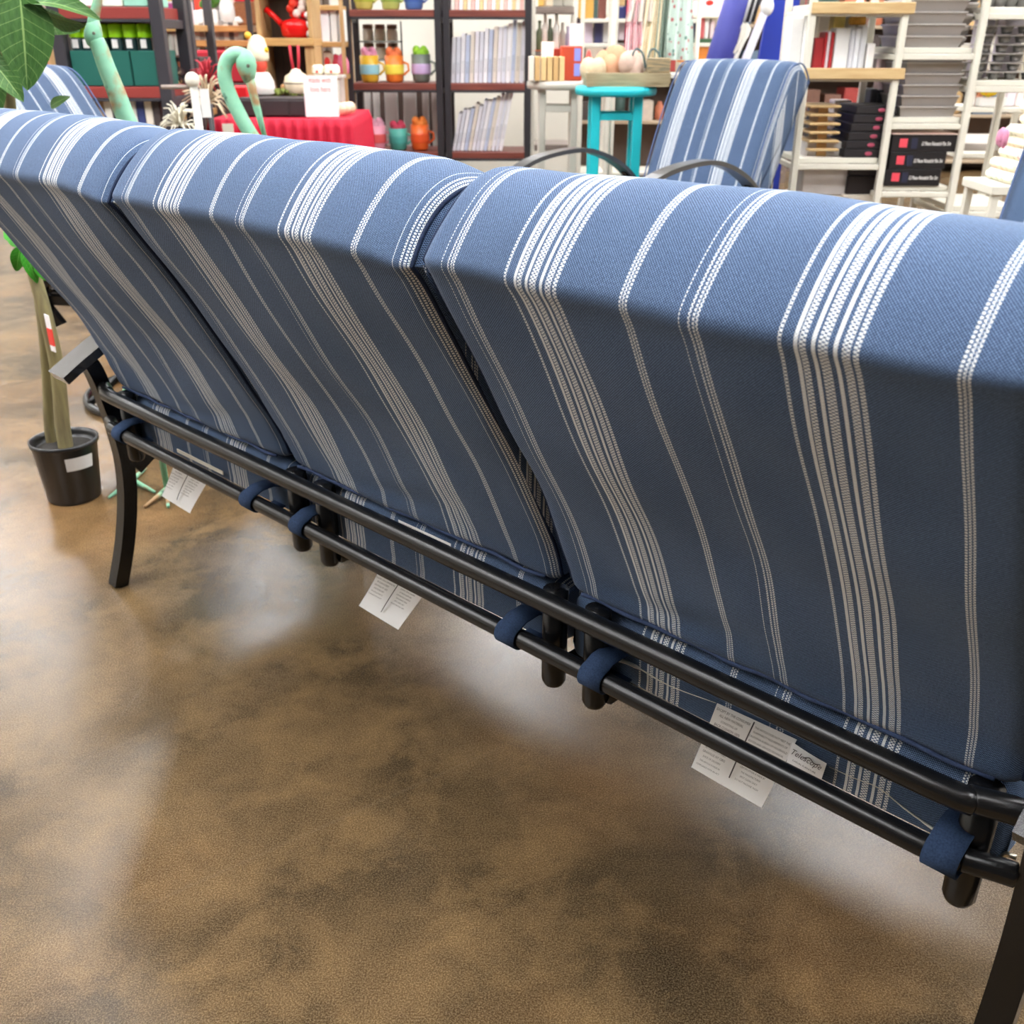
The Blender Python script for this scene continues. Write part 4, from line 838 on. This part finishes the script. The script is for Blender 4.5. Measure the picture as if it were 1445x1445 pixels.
# --- hanging towels on a rail
VH = 5.15; zr = 1.36
t = T('towel_rail', 'slim white rail stand from which folded towels hang', 'stand', su(925, 30, VH), VH); L = su(985, 30, VH)-su(925, 30, VH)
MB().tube([(-L, 0, zr), (L, 0, zr)], .008, 8).build('rail', WHT, t)
for s in (-1, 1): MB().tube([(s*L, 0, zr), (s*L, 0, 0)], .008, 8).build('upright', WHT, t)
def towelmat(base, stripe, f, w):
    m, n, b = nt('towel'); tc = n.nodes.new('ShaderNodeUVMap'); sp = n.nodes.new('ShaderNodeSeparateXYZ'); n.links.new(tc.outputs[0], sp.inputs[0])
    x = math_(n, 'LESS_THAN', math_(n, 'FRACT', math_(n, 'MULTIPLY', sp.outputs[0], f)), w); n.links.new(mixc(n, x, base, stripe), b.inputs['Base Color']); b.inputs['Roughness'].default_value = .9; return m
def towel(label, pxt, pxb, pyb, w, mat, lean, ph):
    ztop = zr+.012; zb_ = zz(pyb, VH); ut, ub = su(pxt, -10, VH), su(pxb, pyb, VH); mb = MB(); vs = []; uv = []; fs = []; nu = 26; nv = 10
    for side in (0, 1):
        o = len(vs)
        for j in range(nv+1):
            s = j/nv
            for i in range(nu+1):
                a = i/nu; ww = w*(.75+.5*s)
                vs.append(((ub-ut)*s+(a-.5)*ww, (-.014 if side == 0 else .014)+.011*math.sin(a*17+ph+s)*(.4+s)*(1 if side == 0 else -1), (zb_-ztop)*s)); uv.append((a, s))
        for j in range(nv):
            for i in range(nu): k = o+j*(nu+1)+i; fs.append((k, k+1, k+nu+2, k+nu+1))
    o2 = nu+1; S = (nu+1)*(nv+1)
    for i in range(nu): fs.append((i, i+1, S+i+1, S+i))
    mb.add(vs, fs, True); mb.uv = uv; o = mb.build('hanging_towel', mat); place(o, ut, VH, ztop); tag(o, label, 'towel')
towel('pink and white striped towel, leftmost on the rail', 893, 891, 86, .07, towelmat(col(240, 225, 225), col(200, 60, 90), 9, .4), 0, 0)
towel('beige towel with grey folds hanging second on the rail', 908, 899, 30, .10, towelmat(col(225, 212, 198), col(190, 180, 172), 5, .4), 0, 1)
towel('cream towel hanging third on the rail', 925, 912, 90, .085, towelmat(col(240, 228, 200), col(225, 205, 165), 6, .3), 0, 2)
towel('grey green striped towel hanging fourth on the rail', 937, 930, 84, .055, towelmat(col(150, 165, 150), col(70, 95, 85), 8, .35), 0, 3)
def floralmat(base, c1, c2, s=26):
    m, n, b = nt('floral'); tc = n.nodes.new('ShaderNodeTexCoord'); vo = n.nodes.new('ShaderNodeTexVoronoi'); vo.inputs['Scale'].default_value = s; n.links.new(tc.outputs['Object'], vo.inputs['Vector'])
    f = math_(n, 'LESS_THAN', vo.outputs['Distance'], .28); g = math_(n, 'GREATER_THAN', vo.outputs['Color'], .5)
    n.links.new(mixc(n, f, base, mixc(n, g, c1, c2)), b.inputs['Base Color']); b.inputs['Roughness'].default_value = .9; return m
towel('mint floral towel hanging fifth, widest on the rail', 959, 955, 84, .115, floralmat(col(205, 222, 212), col(110, 145, 135), col(190, 110, 110), 34), 0, 4)
# --- shelf with orange box
V5 = 6.2
unit('display_shelf', 'cream shelf holding an orange box beside the blue display', 968, 1034, 40, V5, .35, [zz(19, V5), zz(60, V5), zz(88, V5), .4], M(col(222, 216, 190), .5), M(col(226, 220, 200), .5), .025, .02, cross=False)
one(MB().box(-.10, .10, -.08, .08, 0, .098, .006), 'orange_box', M(col(245, 150, 60), .5), 'flat orange box behind the top of the striped cushion', 'box', su(985, 75, V5), V5+.1, zz(88, V5)+.001)
for k, (px, w, h, c) in enumerate(((983, .04, .07, (245, 225, 230)), (1001, .035, .075, (240, 235, 245)), (1017, .03, .08, (235, 215, 235)), (1029, .03, .075, (225, 235, 245)))):
    o = one(MB().box(-w, w, -.03, .03, 0, h, .003), 'card_box', M(col(*c), .5), ['pink edged', 'white red printed', 'lilac', 'pale blue'][k]+' card box on top of the cream shelf', 'box', su(px, 8, V5), V5+.07, zz(19, V5)+.001)
    if k == 1: MB().ball((0, -.03, .055), .014, (1.6, .2, 1)).build('printed_badge', M(col(200, 50, 30), .5), o)
for k, (px, c, h) in enumerate(((979, (35, 35, 60), .1), (985, (230, 225, 225), .08), (991, (220, 110, 110), .11), (997, (240, 235, 230), .1), (1005, (240, 215, 215), .09))):
    one(MB().box(-.011, .011, -.04, .04, 0, h, .003), 'small_bottle_box', M(col(*c), .5), ['navy', 'white', 'red', 'cream', 'pale pink'][k]+' slim pack above the orange box', 'box', su(px, 45, V5), V5+.08, zz(60, V5)+.022)
one(MB().box(-.09, .09, -.07, .07, 0, .02, .003), 'green_tray', M(col(60, 95, 60), .5), 'dark green tray under the slim packs', 'tray', su(988, 58, V5), V5+.09, zz(60, V5)+.001)
# --- blue display
BLU = M(col(30, 55, 165), .45, var=.08, scale=6); BLD = M(col(38, 42, 130), .55, var=.08, scale=8)
VD = 5.35
def sheet(name, label, pts, v, th, mat, cat, par=None):
    P = [(su(x, y, v), zz(y, v)) for x, y in pts]; u0 = sum(p[0] for p in P)/len(P)
    m = MB().prism([(p[0]-u0, p[1]) for p in P], 0, th, 'y'); o = m.build(name, mat, par)
    if not par: place(o, u0, v, 0); tag(o, label, cat)
    return o
one(MB().prism([(-.16, 0), (.10, 0), (.10, 1.52), (-.02, 1.52)], 0, .03), 'display_board', BLU, 'tall bright blue display board behind the striped chair cushion', 'board', su(1085, 120, VD), VD, 0)
P0, P1 = (su(1010, 95, VD-.1), zz(95, VD-.1)), (su(1046, -30, VD-.1), zz(-30, VD-.1))
t = T('folded_parasol', 'folded deep blue parasol leaning left of the display board', 'parasol', P0[0], VD-.1, 0)
dx, dz = (P1[0]-P0[0]), (P1[1]-P0[1]); zf = P0[1]; bx = -dx*zf/dz
MB().tube([(bx, 0, 0), (bx*.55, 0, zf*.45), (0, 0, zf), (dx, 0, zf+dz)], [.012, .05, .065, .055], 14, flat=1).build('canopy', BLD, t)
MB().tube([(bx, 0, 0), (bx*.6, 0, zf*.4)], .014, 10).build('pole', WHT, t)
P0, P1 = (su(1047, 92, VD-.16), zz(92, VD-.16)), (su(1093, -25, VD-.16), zz(-25, VD-.16)); dx, dz = (P1[0]-P0[0]), (P1[1]-P0[1]); zf = P0[1]; bx = -dx*zf/dz
t = T('white_pole', 'white square pole with a joint leaning across the blue board', 'pole', P0[0], VD-.16, 0)
MB().bar([(bx, 0, 0), (dx, 0, zf+dz)], .045, .03, (0, 1, 0)).build('pole_bar', M(col(225, 222, 235), .5), t); MB().ball((dx*.72, -.01, zf+dz*.72), .032, (1, .8, 1.3)).build('joint', WHB, t)
P0, P1 = (su(1050, 30, VD-.12), zz(30, VD-.12)), (su(1068, -30, VD-.12), zz(-30, VD-.12)); dx, dz = (P1[0]-P0[0]), (P1[1]-P0[1])
t = T('fringe_bundle', 'black and white rolled fringe bundle with a pale tassel between blue shapes', 'bundle', P0[0], VD-.12, 0); zf = P0[1]
for k in range(9): MB().tube([(-.03+.008*k, -.002*k, zf-.0), (-.03+.008*k+dx*1.0, 0, zf+dz)], .006, 6).build('strand', WHB if k % 3 == 0 or k < 3 else SM, t)
m = MB()
for k in range(26): m.tube(catmull([(0, 0, zf), (-.02+R_.uniform(-.04, .04), R_.uniform(-.02, .02), zf-.06), (-.10+R_.uniform(-.05, .05), R_.uniform(-.03, .03), zf-.22)], 3), .006, 5)
m.build('tassel', M(col(240, 235, 220), .8), t); MB().tube([(-.1, 0, zf-.2), (-.3, .05, 0)], .01, 8).build('pole', WHT, t)
# --- white ladder racks on the right
VA = 4.4; DA = .42
zA = [zz(97, VA), zz(223, VA), zz(4, VA)]
zB = [zz(165, VA), zz(66, VA), zz(262, VA)]; zC = [zz(112, VA), zz(8, VA), zz(290, VA)]
rA = T('wire_rack', 'long white metal rack of stationery, trays and baking pans at the right', 'rack', su(1300, 130, VA), VA+DA/2); u00 = su(1300, 130, VA); pw = .028
ub = [su(p, 130, VA)-u00 for p in (1133, 1260, 1369, 1475)]
for x in ub:
    for sy in (-1, 1): y = sy*(DA/2-pw/2); MB().box(x-pw/2, x+pw/2, y-pw/2, y+pw/2, 0, 1.75, .004).build('post', WHT, rA)
for x0, x1, lv in zip(ub, ub[1:], (zA, zB, zC)):
    for z in lv:
        for sy in (-1, 1): MB().box(x0+pw/2, x1-pw/2, sy*(DA/2-pw/2)-.009, sy*(DA/2-pw/2)+.009, z-.045, z-.022, .003).build('front_bar', WHT, rA)
        for x in (x0, x1): MB().box(x-.009, x+.009, -DA/2+pw, DA/2-pw, z-.045, z-.024, .003).build('side_bar', WHT, rA)
        MB().box(x0+pw/2, x1-pw/2, -DA/2+.03, DA/2-.03, z-.022, z, .002).build('wire_shelf', WHT, rA)
    W_ = x1-x0
    for s in (-.008, .008): MB().tube([(x0+W_*.25+s, DA/2-.06, lv[0]), (x0+W_*.8+s, DA/2-.06, lv[0]+.26)], .006, 6).build('brace', WHT, rA)
PINEL = wood(col(205, 178, 130), col(182, 148, 100), 5, 0)
for z in (zA[0], zA[2]): MB().box(ub[0]-.01, ub[1]+.03, -DA/2-.012, -DA/2, z-.036, z+.006, .003).build('pine_front', PINEL, rA)
def bx(name, label, cat, px0, px1, py0, v, zb, c, dep=.12, group=None, rough=.5, rz=0, var=.08):
    a, b = su(px0, (py0+sz_inv(zb, v))/2, v), su(px1, (py0+sz_inv(zb, v))/2, v)
    return one(MB().box(-(b-a)/2, (b-a)/2, -dep/2, dep/2, 0, max(.01, zz(py0, v)-zb), .004), name, M(col(*c), rough, var=var), label, cat, (a+b)/2, v+dep/2, zb, group, rz)
def sz_inv(z, v): return CX+FPX*math.tan(math.atan((CAM.z-z)/v)-PITCH)
zb = zA[0]+.001
its = [(1112, 1130, 22, (238, 236, 232), 'white patterned wrap'), (1131, 1146, 18, (245, 244, 240), 'tall white gift box'), (1147, 1160, 52, (150, 25, 30), 'dark red folder'), (1161, 1164.5, 44, (170, 20, 30), 'slim red book'), (1165, 1169, 42, (215, 200, 205), 'slim grey book'), (1169.5, 1174, 44, (160, 20, 25), 'second slim red book'),
       (1176, 1196, 38, (226, 224, 222), 'grey printed card pack'), (1197, 1203, 40, (200, 200, 205), 'silver tube pack'), (1204, 1211, 38, (222, 222, 226), 'pale tube pack'), (1212, 1220, 36, (205, 205, 208), 'grey rod pack'), (1221, 1232, 60, (235, 230, 226), 'cream pack')]
for a, b, y, c, nm in its: bx('stationery_pack', nm+' on the pine shelf of the white rack', 'pack', a, b, y, VA+.1, zb, c, .1)
for k, (a, b, y, c, nm) in enumerate(((1120, 1142, 14, (240, 240, 235), 'white box'), (1150, 1166, 14, (235, 225, 205), 'cream box with gold print'), (1172, 1188, 18, (240, 215, 120), 'yellow box'), (1194, 1218, 22, (240, 240, 240), 'pale box'))):
    bx('gift_box', nm+' behind the packs on the pine shelf', 'box', a, b, y, VA+.26, zb, c, .1)
t = T('brush_head', 'golden bristle brush head standing among the packs', 'brush', su(1208, 30, VA+.2), VA+.2, zb); MB().tube([(0, 0, 0), (0, 0, zz(32, VA+.2)-zb)], .006, 8).build('handle', WHT, t); MB().box(-.032, .032, -.02, .02, zz(34, VA+.2)-zb, zz(22, VA+.2)-zb, .006).build('bristles', M(col(205, 150, 60), .8, var=.4, scale=90), t)
# lower bay: wooden trivets and black boards in stacks
zb = zA[1]+.001
for k in range(6):
    u = su(1160, 190, VA+.12)-.004*k; t = T('wooden_trivet', 'pale wooden tray in the stack at the left of the lower bay', 'tray', u+.012*(5-k)*-.1, VA+.16, zb+k*.034, 'stacked wooden trays')
    MB().box(-.065, .065, -.10, .10, .022, .033, .004).build('tray_top', PINEL, t); MB().box(-.02, .02, -.07, .07, 0, .0215).build('tray_foot', PINE, t)
for k in range(6):
    u = su(1212, 190, VA+.12)+.006*k; t = T('black_box', 'black box with a small red badge in the lower bay stack', 'box', u, VA+.16, zb+k*.034, 'stacked black boxes with red badges')
    MB().box(-.085, .085, -.12, .12, 0, .0325, .003).build('box_body', M(col(26, 22, 26), .5), t); MB().ball((.02, -.121, .016), .010, (1.6, .15, .8), 10, 6).build('badge', M(col(170, 70, 95), .5), t)
for k, (a, b, y, c, nm) in enumerate(((1110, 1126, 132, (120, 145, 190), 'blue folded cloth'), (1141, 1156, 148, (80, 75, 75), 'dark framed photo cube'), (1172, 1196, 140, (250, 235, 235), 'white rose figurine'), (1222, 1248, 124, (70, 72, 78), 'dark grey carton'))):
    bx('shelf_object', nm+' at the back of the lower bay', 'ornament', a, b, y, VA+.3, zb if k != 2 else zb, c, .08)
# below: grey crate, white items
t = one(MB().box(-.10, .10, -.1, .1, 0, .22, .006), 'grey_bin', M(col(205, 198, 195), .5), 'pale grey bin on the floor level below the wooden trays', 'bin', su(1165, 240, VA+.1), VA+.2, zz(275, VA+.1))
one(MB().box(-.11, .11, -.12, .12, 0, zz(275, VA+.1)-.001, .004), 'carton', M(col(190, 175, 150), .7), 'tan carton under the pale grey bin', 'box', su(1165, 240, VA+.1), VA+.2, 0)
for k in range(2): one(MB().box(-.085, .075, -.12, .12, 0, .075, .003), 'cookware_box', M(col(30, 22, 24), .5), ['black carton behind the left rack post, lower', 'black carton behind the left rack post, upper'][k], 'box', su(1222, 245, VA+.1), VA+.2, zz(272, VA+.1)+.077*k)
one(MB().box(-.10, .075, -.12, .12, 0, zz(272, VA+.1)-.001, .004), 'carton', M(col(215, 205, 190), .7), 'cream carton under the two black cartons', 'box', su(1222, 245, VA+.1), VA+.2, 0)
# baking pans
PAN = M(col(158, 152, 148), .38, .35, var=.05)
def pan_stack(label, px, zb, n, w, d, h, group, tilt=0., pitch=None):
    pitch = pitch or h*.99
    for k in range(n):
        t = T('baking_pan', label, 'pan', su(px, 120, VA+.1)+tilt*k, VA+.04+d/2, zb+k*pitch, group)
        m = MB(); w0, d0 = w*.46, d*.46; vs = [(-w0, -d0, 0), (w0, -d0, 0), (w0, d0, 0), (-w0, d0, 0), (-w/2, -d/2, h*.86), (w/2, -d/2, h*.86), (w/2, d/2, h*.86), (-w/2, d/2, h*.86), (-w/2+.006, -d/2+.006, h*.86), (w/2-.006, -d/2+.006, h*.86), (w/2-.006, d/2-.006, h*.86), (-w/2+.006, d/2-.006, h*.86), (-w0+.006, -d0+.006, .004), (w0-.006, -d0+.006, .004), (w0-.006, d0-.006, .004), (-w0+.006, d0-.006, .004)]
        fs = [(3, 2, 1, 0)]+[(r*4+i, r*4+(i+1) % 4, r*4+4+(i+1) % 4, r*4+4+i) for r in range(3) for i in range(4)]+[(12, 13, 14, 15)]
        m.add(vs, fs); m.build('pan_body', PAN, t); m = MB(); m.box(-w/2-.004, w/2+.004, -d/2-.004, -d/2+.001, h*.84, h*.98, .001); m.box(-w/2-.004, w/2+.004, d/2-.001, d/2+.004, h*.84, h*.98, .001); m.box(-w/2-.004, -w/2+.001, -d/2, d/2, h*.84, h*.98, .001); m.box(w/2-.001, w/2+.004, -d/2, d/2, h*.84, h*.98, .001); m.build('rim', M(col(205, 200, 195), .3, .5), t)
pan_stack('grey baking pan in the tall lower stack of the middle rack', 1306, zB[0]+.001, 6, .235, .26, .042, 'grey pans in the lower stack')
pan_stack('large grey baking pan in the upper stack of the middle rack', 1296, zB[1]+.001, 5, .24, .28, .044, 'large grey pans in the upper stack')
for k in range(5):
    one(MB().lathe([(.04, 0), (.058, .03), (.06, .04), (.057, .04), (.05, .01), (0, .006)], 22), 'round_tin', PAN, 'round grey tin in the leaning column beside the pan stack', 'tin', su(1351, 40, VA+.05)+.009*k, VA+.11, zB[1]+.001+k*.041, 'column of round tins')
for k, (a, b, y, c, nm) in enumerate(((1238, 1262, 66, (240, 215, 220), 'pink and white printed box'), (1265, 1288, 66, (235, 190, 195), 'pink box'), (1291, 1322, 68, (240, 236, 234), 'white printed box'), (1335, 1352, 70, (245, 242, 238), 'white bag'))):
    bx('printed_box', nm+' seen above the lower grey pans', 'box', a, b, y, VA+.3, zB[0]+.001, c, .06)
# black cookware boxes with print
for k in range(3):
    w = [.235, .235, .27][k]; o = one(MB().box(-w/2, w/2, -.12, .12, 0, .067, .002), 'cookware_box', M(col(22, 19, 22), .45), ['bottom', 'middle', 'topmost'][k]+' black cookware box with a red logo and white italic lettering', 'box', [1289, 1291, 1297][k] and su([1290, 1293, 1298][k], 245, VA), VA+.14, zB[2]+.001+k*.068)
    MB().box(-w*.38, -w*.38+.032, -.1215, -.1202, .018, .052).build('red_logo', M(col(215, 70, 85), .5), o); MB().box(-w*.2, -w*.2+.025, -.1215, -.1202, .012, .055).build('blue_panel', M(col(35, 38, 60), .5), o)
    text_mesh('printed_text', [('12 Piece Nonstick Pan Set', 1)], .021, WHB, o, Matrix.Translation((w*.18, -.1222, .026)) @ Matrix.Rotation(PI/2, 4, 'X'), shear=.3, sx=.55, bold=.0004)
    for j in range(3): MB().ball((-w/2-.001, -.07+.05*j, .034), .012, (.1, 1, 1.2), 8, 6).build('printed_bowl', M(col(190, 180, 185), .5), o)
one(MB().box(-.14, .135, -.125, .125, 0, .003, 0), 'box_lid_sheet', M(col(225, 195, 180), .5), 'pale sheet lying on the topmost black cookware box', 'sheet', su(1298, 245, VA), VA+.14, zB[2]+.001+3*.068+.001)
# muffin tins
for k in range(6):
    t = T('muffin_tin', 'steel muffin tin in the nested stack at the right edge', 'tin', su(1425, 85, VA+.05)+.004*k, VA+.17, zC[0]+.001+k*.034, 'nested muffin tins'); m = MB().box(-.145, .145, -.10, .10, .026, .030, .001); m.build('tin_plate', M(col(200, 196, 192), .3, .6), t)
    for i in range(4): MB().lathe([(.018, 0), (.026, .026)], 14, (-.105+.07*i, -.06, 0)).build('cup', M(col(140, 138, 136), .35, .6), t)
for k in range(4): one(MB().lathe([(.02, 0), (.034, .03), (.036, .035), (.033, .034), (0, .006)], 18), 'fluted_tin', M(col(120, 118, 118), .35, .6), 'small round tin on the shelf above the muffin tins', 'tin', su(1400+k*16, 0, VA+.05), VA+.1, zC[1]+.001, 'small round tins above the muffin tins')
bx('lilac_box', 'lilac box under the small round tins', 'box', 1378, 1398, 14, VA+.28, zC[0]+.001, (215, 208, 220), .08); bx('lilac_box', 'pale lilac box behind the muffin tins', 'box', 1412, 1440, 14, VA+.28, zC[0]+.001, (225, 218, 228), .08)
# lower right bay: serving bowl pack, folding table
V6 = 5.6
unit('wire_rack', 'white rear rack with a fruit patterned bowl and pale packs', 1362, 1480, 150, V6, .35, [zz(150, V6), zz(215, V6), zz(60, V6)], WHT, WHT, .03, .025, cross=False)
t = T('patterned_bowl', 'half bowl packing printed with yellow and green fruit', 'bowl', su(1402, 130, V6-.05), V6+.02, zz(149, V6)+.045); m = MB(); m.lathe([(.002, 0), (.035, .012), (.05, .035), (.055, .06), (.05, .058), (0, .03)], 20); m.build('bowl_body', floralmat(col(235, 200, 30), col(240, 120, 30), col(120, 200, 50), 50), t)
one(MB().box(-.07, .07, -.03, .03, 0, .044, .003), 'white_pack', WHB, 'white pack carrying the fruit patterned bowl', 'box', su(1402, 140, V6), V6+.04, zz(149, V6))
for k, (a, b, c) in enumerate(((1366, 1376, (250, 248, 245)), (1377, 1386, (225, 150, 120)), (1420, 1432, (225, 215, 225)), (1433, 1444, (235, 220, 215)))):
    bx('white_pack', ['tall white', 'coral', 'lilac', 'pale pink'][k]+' pack beside the fruit patterned bowl', 'box', a, b, 122, V6+.06, zz(149, V6), c, .06)
t = T('folding_table', 'pale grey folding table seen between the white rack posts', 'table', su(1395, 200, 4.95), 5.2); ztp = zz(200, 4.95)
MB().box(-.24, .3, -.25, .25, ztp-.035, ztp, .004).build('tabletop', M(col(178, 170, 162), .4), t)
for sx in (-.2, .25):
    for sy in (-.2, .2): MB().box(sx-.012, sx+.012, sy-.012, sy+.012, 0, ztp-.036, .002).build('leg', WHT, t)
MB().box(-.2, .25, -.21, -.19, .3, .325, .002).build('stretcher', WHT, t)
# stacked floral fabrics at right edge
VF = 3.35; FL = [floralmat(col(240, 235, 215), col(190, 200, 170), col(225, 150, 165), 40), floralmat(col(246, 232, 208), col(235, 200, 170), col(210, 215, 190), 40)]
t = T('fabric_stand', 'narrow white stand holding the pile of folded floral fabrics', 'stand', su(1452, 200, VF)+.06, VF+.14); zst = zz(262, VF)
MB().box(-.14, .14, -.12, .12, zst-.03, zst, .003).build('stand_top', WHT, t)
for sx in (-.12, .12):
    for sy in (-.1, .1): MB().box(sx-.012, sx+.012, sy-.012, sy+.012, 0, zst-.03, .002).build('leg', WHT, t)
for k in range(9):
    m = MB(); w = .15+.008*math.sin(k*2.1)-.003*k; m.box(-w, w, -.1, .1, 0, .034, .012)
    one(m, 'folded_fabric', FL[k % 2], 'folded floral fabric in the pile above the right edge cushion', 'fabric', su(1470, 200, VF)+.09-.0*k+.010*k+.01*math.sin(k*3), VF+.14, zst+.001+k*.0345, 'folded floral fabrics')
lump('rose_bundle', 'pink rose bundle tucked beside the floral fabrics', su(1438, 178, VF-.1), VF+.0, zst+.12, .03, .03, .05, col(225, 150, 180), 0, None, 7)
# --- distant shelving that closes the view behind the racks
pal = [(190, 175, 160), (120, 85, 70), (215, 205, 190), (70, 60, 58), (160, 60, 55), (205, 170, 120), (90, 110, 130), (225, 220, 210), (140, 130, 120), (60, 85, 80), (200, 120, 90), (170, 165, 175)]
def aisle(u0, u1, v, where):
    W = u1-u0; lv = (.10, .48, .84, 1.18, 1.52); t = T('aisle_shelf', 'long distant aisle shelving crowded with goods '+where, 'shelf', (u0+u1)/2, v+.2)
    n = max(2, int(W/1.1)+1); g = M(col(120, 105, 95), .6)
    for k in range(n):
        x = -W/2+W*k/(n-1)
        for y in (-.18, .18): MB().box(x-.02, x+.02, y-.02, y+.02, 0, 1.9, .003).build('post', g, t)
    for z in lv: MB().box(-W/2, W/2, -.2, .2, z-.025, z, .003).build('shelf_board', M(col(170, 150, 125), .6), t)
    MB().box(-W/2, W/2, .2, .215, 0, 1.9, 0).build('back_panel', M(col(105, 88, 78), .8), t)
    for z in lv[1:4]:
        x = u0+.08
        while x < u1-.1:
            w = R_.uniform(.07, .2); h = R_.uniform(.12, .29); c = pal[R_.randrange(len(pal))]
            if R_.random() < .25:
                m = MB().lathe([(w*.3, 0), (w*.42, .01), (w*.42, h*.7), (w*.2, h*.9), (w*.2, h)], 12); nm, ct = 'goods_jar', 'jar'
            else: m = MB().box(-w/2, w/2, -.12, .12, 0, h, .004); nm, ct = 'goods_carton', 'box'
            one(m, nm, M(col(*c), .55, var=.2, scale=30), 'blurred %s on the distant aisle shelving %s' % ('jar' if ct == 'jar' else 'carton', where), ct, x+w/2, v+.15, z+.001, 'distant %ss %s' % (ct, where)); x += w+R_.uniform(.01, .06)
aisle(su(742, 100, 8.6), su(1120, 100, 8.6), 8.6, 'behind the stools')
aisle(su(1128, 100, 9.4), su(1480, 100, 9.4), 9.4, 'behind the white rack')
aisle(su(-20, 100, 8.8), su(455, 100, 8.8), 8.8, 'behind the green crates')
LAMP, AMB, EXPO = 31., .05, .75
# ------------------------------------------------------------------ the room
def floormat():
    m, n, b = nt('polished_stained_concrete'); tc = n.nodes.new('ShaderNodeTexCoord'); V = tc.outputs['Object']
    def noise(s, d=4, r=.55, dist=0):
        x = n.nodes.new('ShaderNodeTexNoise'); x.inputs['Scale'].default_value = s; x.inputs['Detail'].default_value = d; x.inputs['Roughness'].default_value = r; x.inputs['Distortion'].default_value = dist
        n.links.new(V, x.inputs['Vector']); return x.outputs[0]
    a, c, d, e, g = noise(2.2, 5, .6, .4), noise(7, 6, .65, .3), noise(34, 4, .7), noise(420, 3, .8), noise(1.1, 3)
    col = mixc(n, math_(n, 'MULTIPLY_ADD', a, 4.2, -1.6, True), (.028, .015, .006), (.175, .105, .044))
    col = mixc(n, math_(n, 'MULTIPLY', math_(n, 'MULTIPLY_ADD', c, 5, -2.3, True), .75), col, (.25, .15, .06))
    col = mixc(n, math_(n, 'MULTIPLY', math_(n, 'MULTIPLY_ADD', g, 6, -3.1, True), .55), col, (.32, .15, .045))
    col = mixc(n, math_(n, 'MULTIPLY', math_(n, 'MULTIPLY_ADD', d, 4, -2.0, True), .35), col, (.06, .034, .018))
    col = mixc(n, math_(n, 'MULTIPLY_ADD', e, 5, -2.2, True), mixc(n, .45, col, (.02, .012, .006)), mixc(n, .16, col, (.70, .55, .33)))
    vo = n.nodes.new('ShaderNodeTexVoronoi'); vo.feature = 'DISTANCE_TO_EDGE'; vo.inputs['Scale'].default_value = 1.1
    mp = n.nodes.new('ShaderNodeMapping'); mp.inputs['Rotation'].default_value = (0, 0, .5); mp.inputs['Scale'].default_value = (1.4, .35, 1); n.links.new(V, mp.inputs[0]); n.links.new(mp.outputs[0], vo.inputs['Vector'])
    sc = math_(n, 'LESS_THAN', vo.outputs['Distance'], .0012)
    col = mixc(n, math_(n, 'MULTIPLY', sc, .012), col, (.7, .6, .5))
    n.links.new(col, b.inputs['Base Color'])
    n.links.new(math_(n, 'MULTIPLY_ADD', c, .22, .10), b.inputs['Roughness']); b.inputs['Specular IOR Level'].default_value = .38
    bp = n.nodes.new('ShaderNodeBump'); bp.inputs['Strength'].default_value = .25; bp.inputs['Distance'].default_value = .0006; n.links.new(math_(n, 'ADD', e, d), bp.inputs['Height']); n.links.new(bp.outputs[0], b.inputs['Normal'])
    return m
def slab(name, u0, u1, v0, v1, z0, z1, mat):
    o = MB().box(u0, u1, v0, v1, z0, z1).build(name, mat, None, (0, -.815, 0), TH); o['kind'] = 'structure'; return o
slab('floor', -9, 9, -4, 14, -.05, 0, floormat())
WALLM = M((.62, .60, .55), .8, var=.03)
CEILM = M((.72, .71, .68), .9, var=.05)
slab('wall_back', -9, 9, 14, 14.1, 0, 4.3, WALLM)
slab('wall_left', -9.1, -9, -4, 14, 0, 4.3, WALLM); slab('wall_right', 9, 9.1, -4, 14, 0, 4.3, WALLM)
slab('ceiling', -9, 9, -4, 14, 4.3, 4.4, CEILM)
LF = M((.8, .8, .8), .5); LD = M((.97, .98, 1.), .5, var=0., emit=LAMP)
first = None; k = 0
for v in (.1, 2.0, 5.2, 8.4, 11.6):
    for u in (-7.2, -4.8, -2.4, 0., 2.4, 4.8, 7.2):
        p = sw(u, v)
        if first is None:
            t = thing('ceiling_light', 'long white ceiling strip light over the shop floor', 'light', (p.x, p.y, 4.30), TH, 'rows of ceiling strip lights')
            MB().box(-.20, .20, -.85, .85, -.06, 0, .006).build('housing', LF, t); MB().box(-.17, .17, -.82, .82, -.066, -.0605).build('diffuser', LD, t); first = t
        else:
            t = first.copy(); C.objects.link(t); t.location = (p.x, p.y, 4.30)
            for ch in list(first.children): c = ch.copy(); C.objects.link(c); c.parent = t
w = bpy.data.worlds.new('World'); bpy.context.scene.world = w; w.use_nodes = True
w.node_tree.nodes['Background'].inputs[0].default_value = (1, .98, .95, 1); w.node_tree.nodes['Background'].inputs[1].default_value = AMB
cd = bpy.data.cameras.new('camera'); cam = bpy.data.objects.new('camera', cd); C.objects.link(cam)
cam.matrix_world = Matrix.Translation(CAM) @ Matrix((RR, UU, -FW)).transposed().to_4x4()
cd.sensor_width = 36; cd.lens = 36*FPX/1445; cd.clip_start = .02; cd.clip_end = 100
cd.dof.use_dof = True; cd.dof.focus_distance = 1.15; cd.dof.aperture_fstop = 10
s = bpy.context.scene; s.camera = cam
s.view_settings.view_transform = 'Standard'; s.view_settings.look = 'None'; s.view_settings.exposure = EXPO; s.view_settings.gamma = 1; s.view_settings.use_curve_mapping = False
s.cycles.use_denoising = True; s.cycles.max_bounces = 7; s.cycles.diffuse_bounces = 4; s.cycles.sample_clamp_indirect = 6
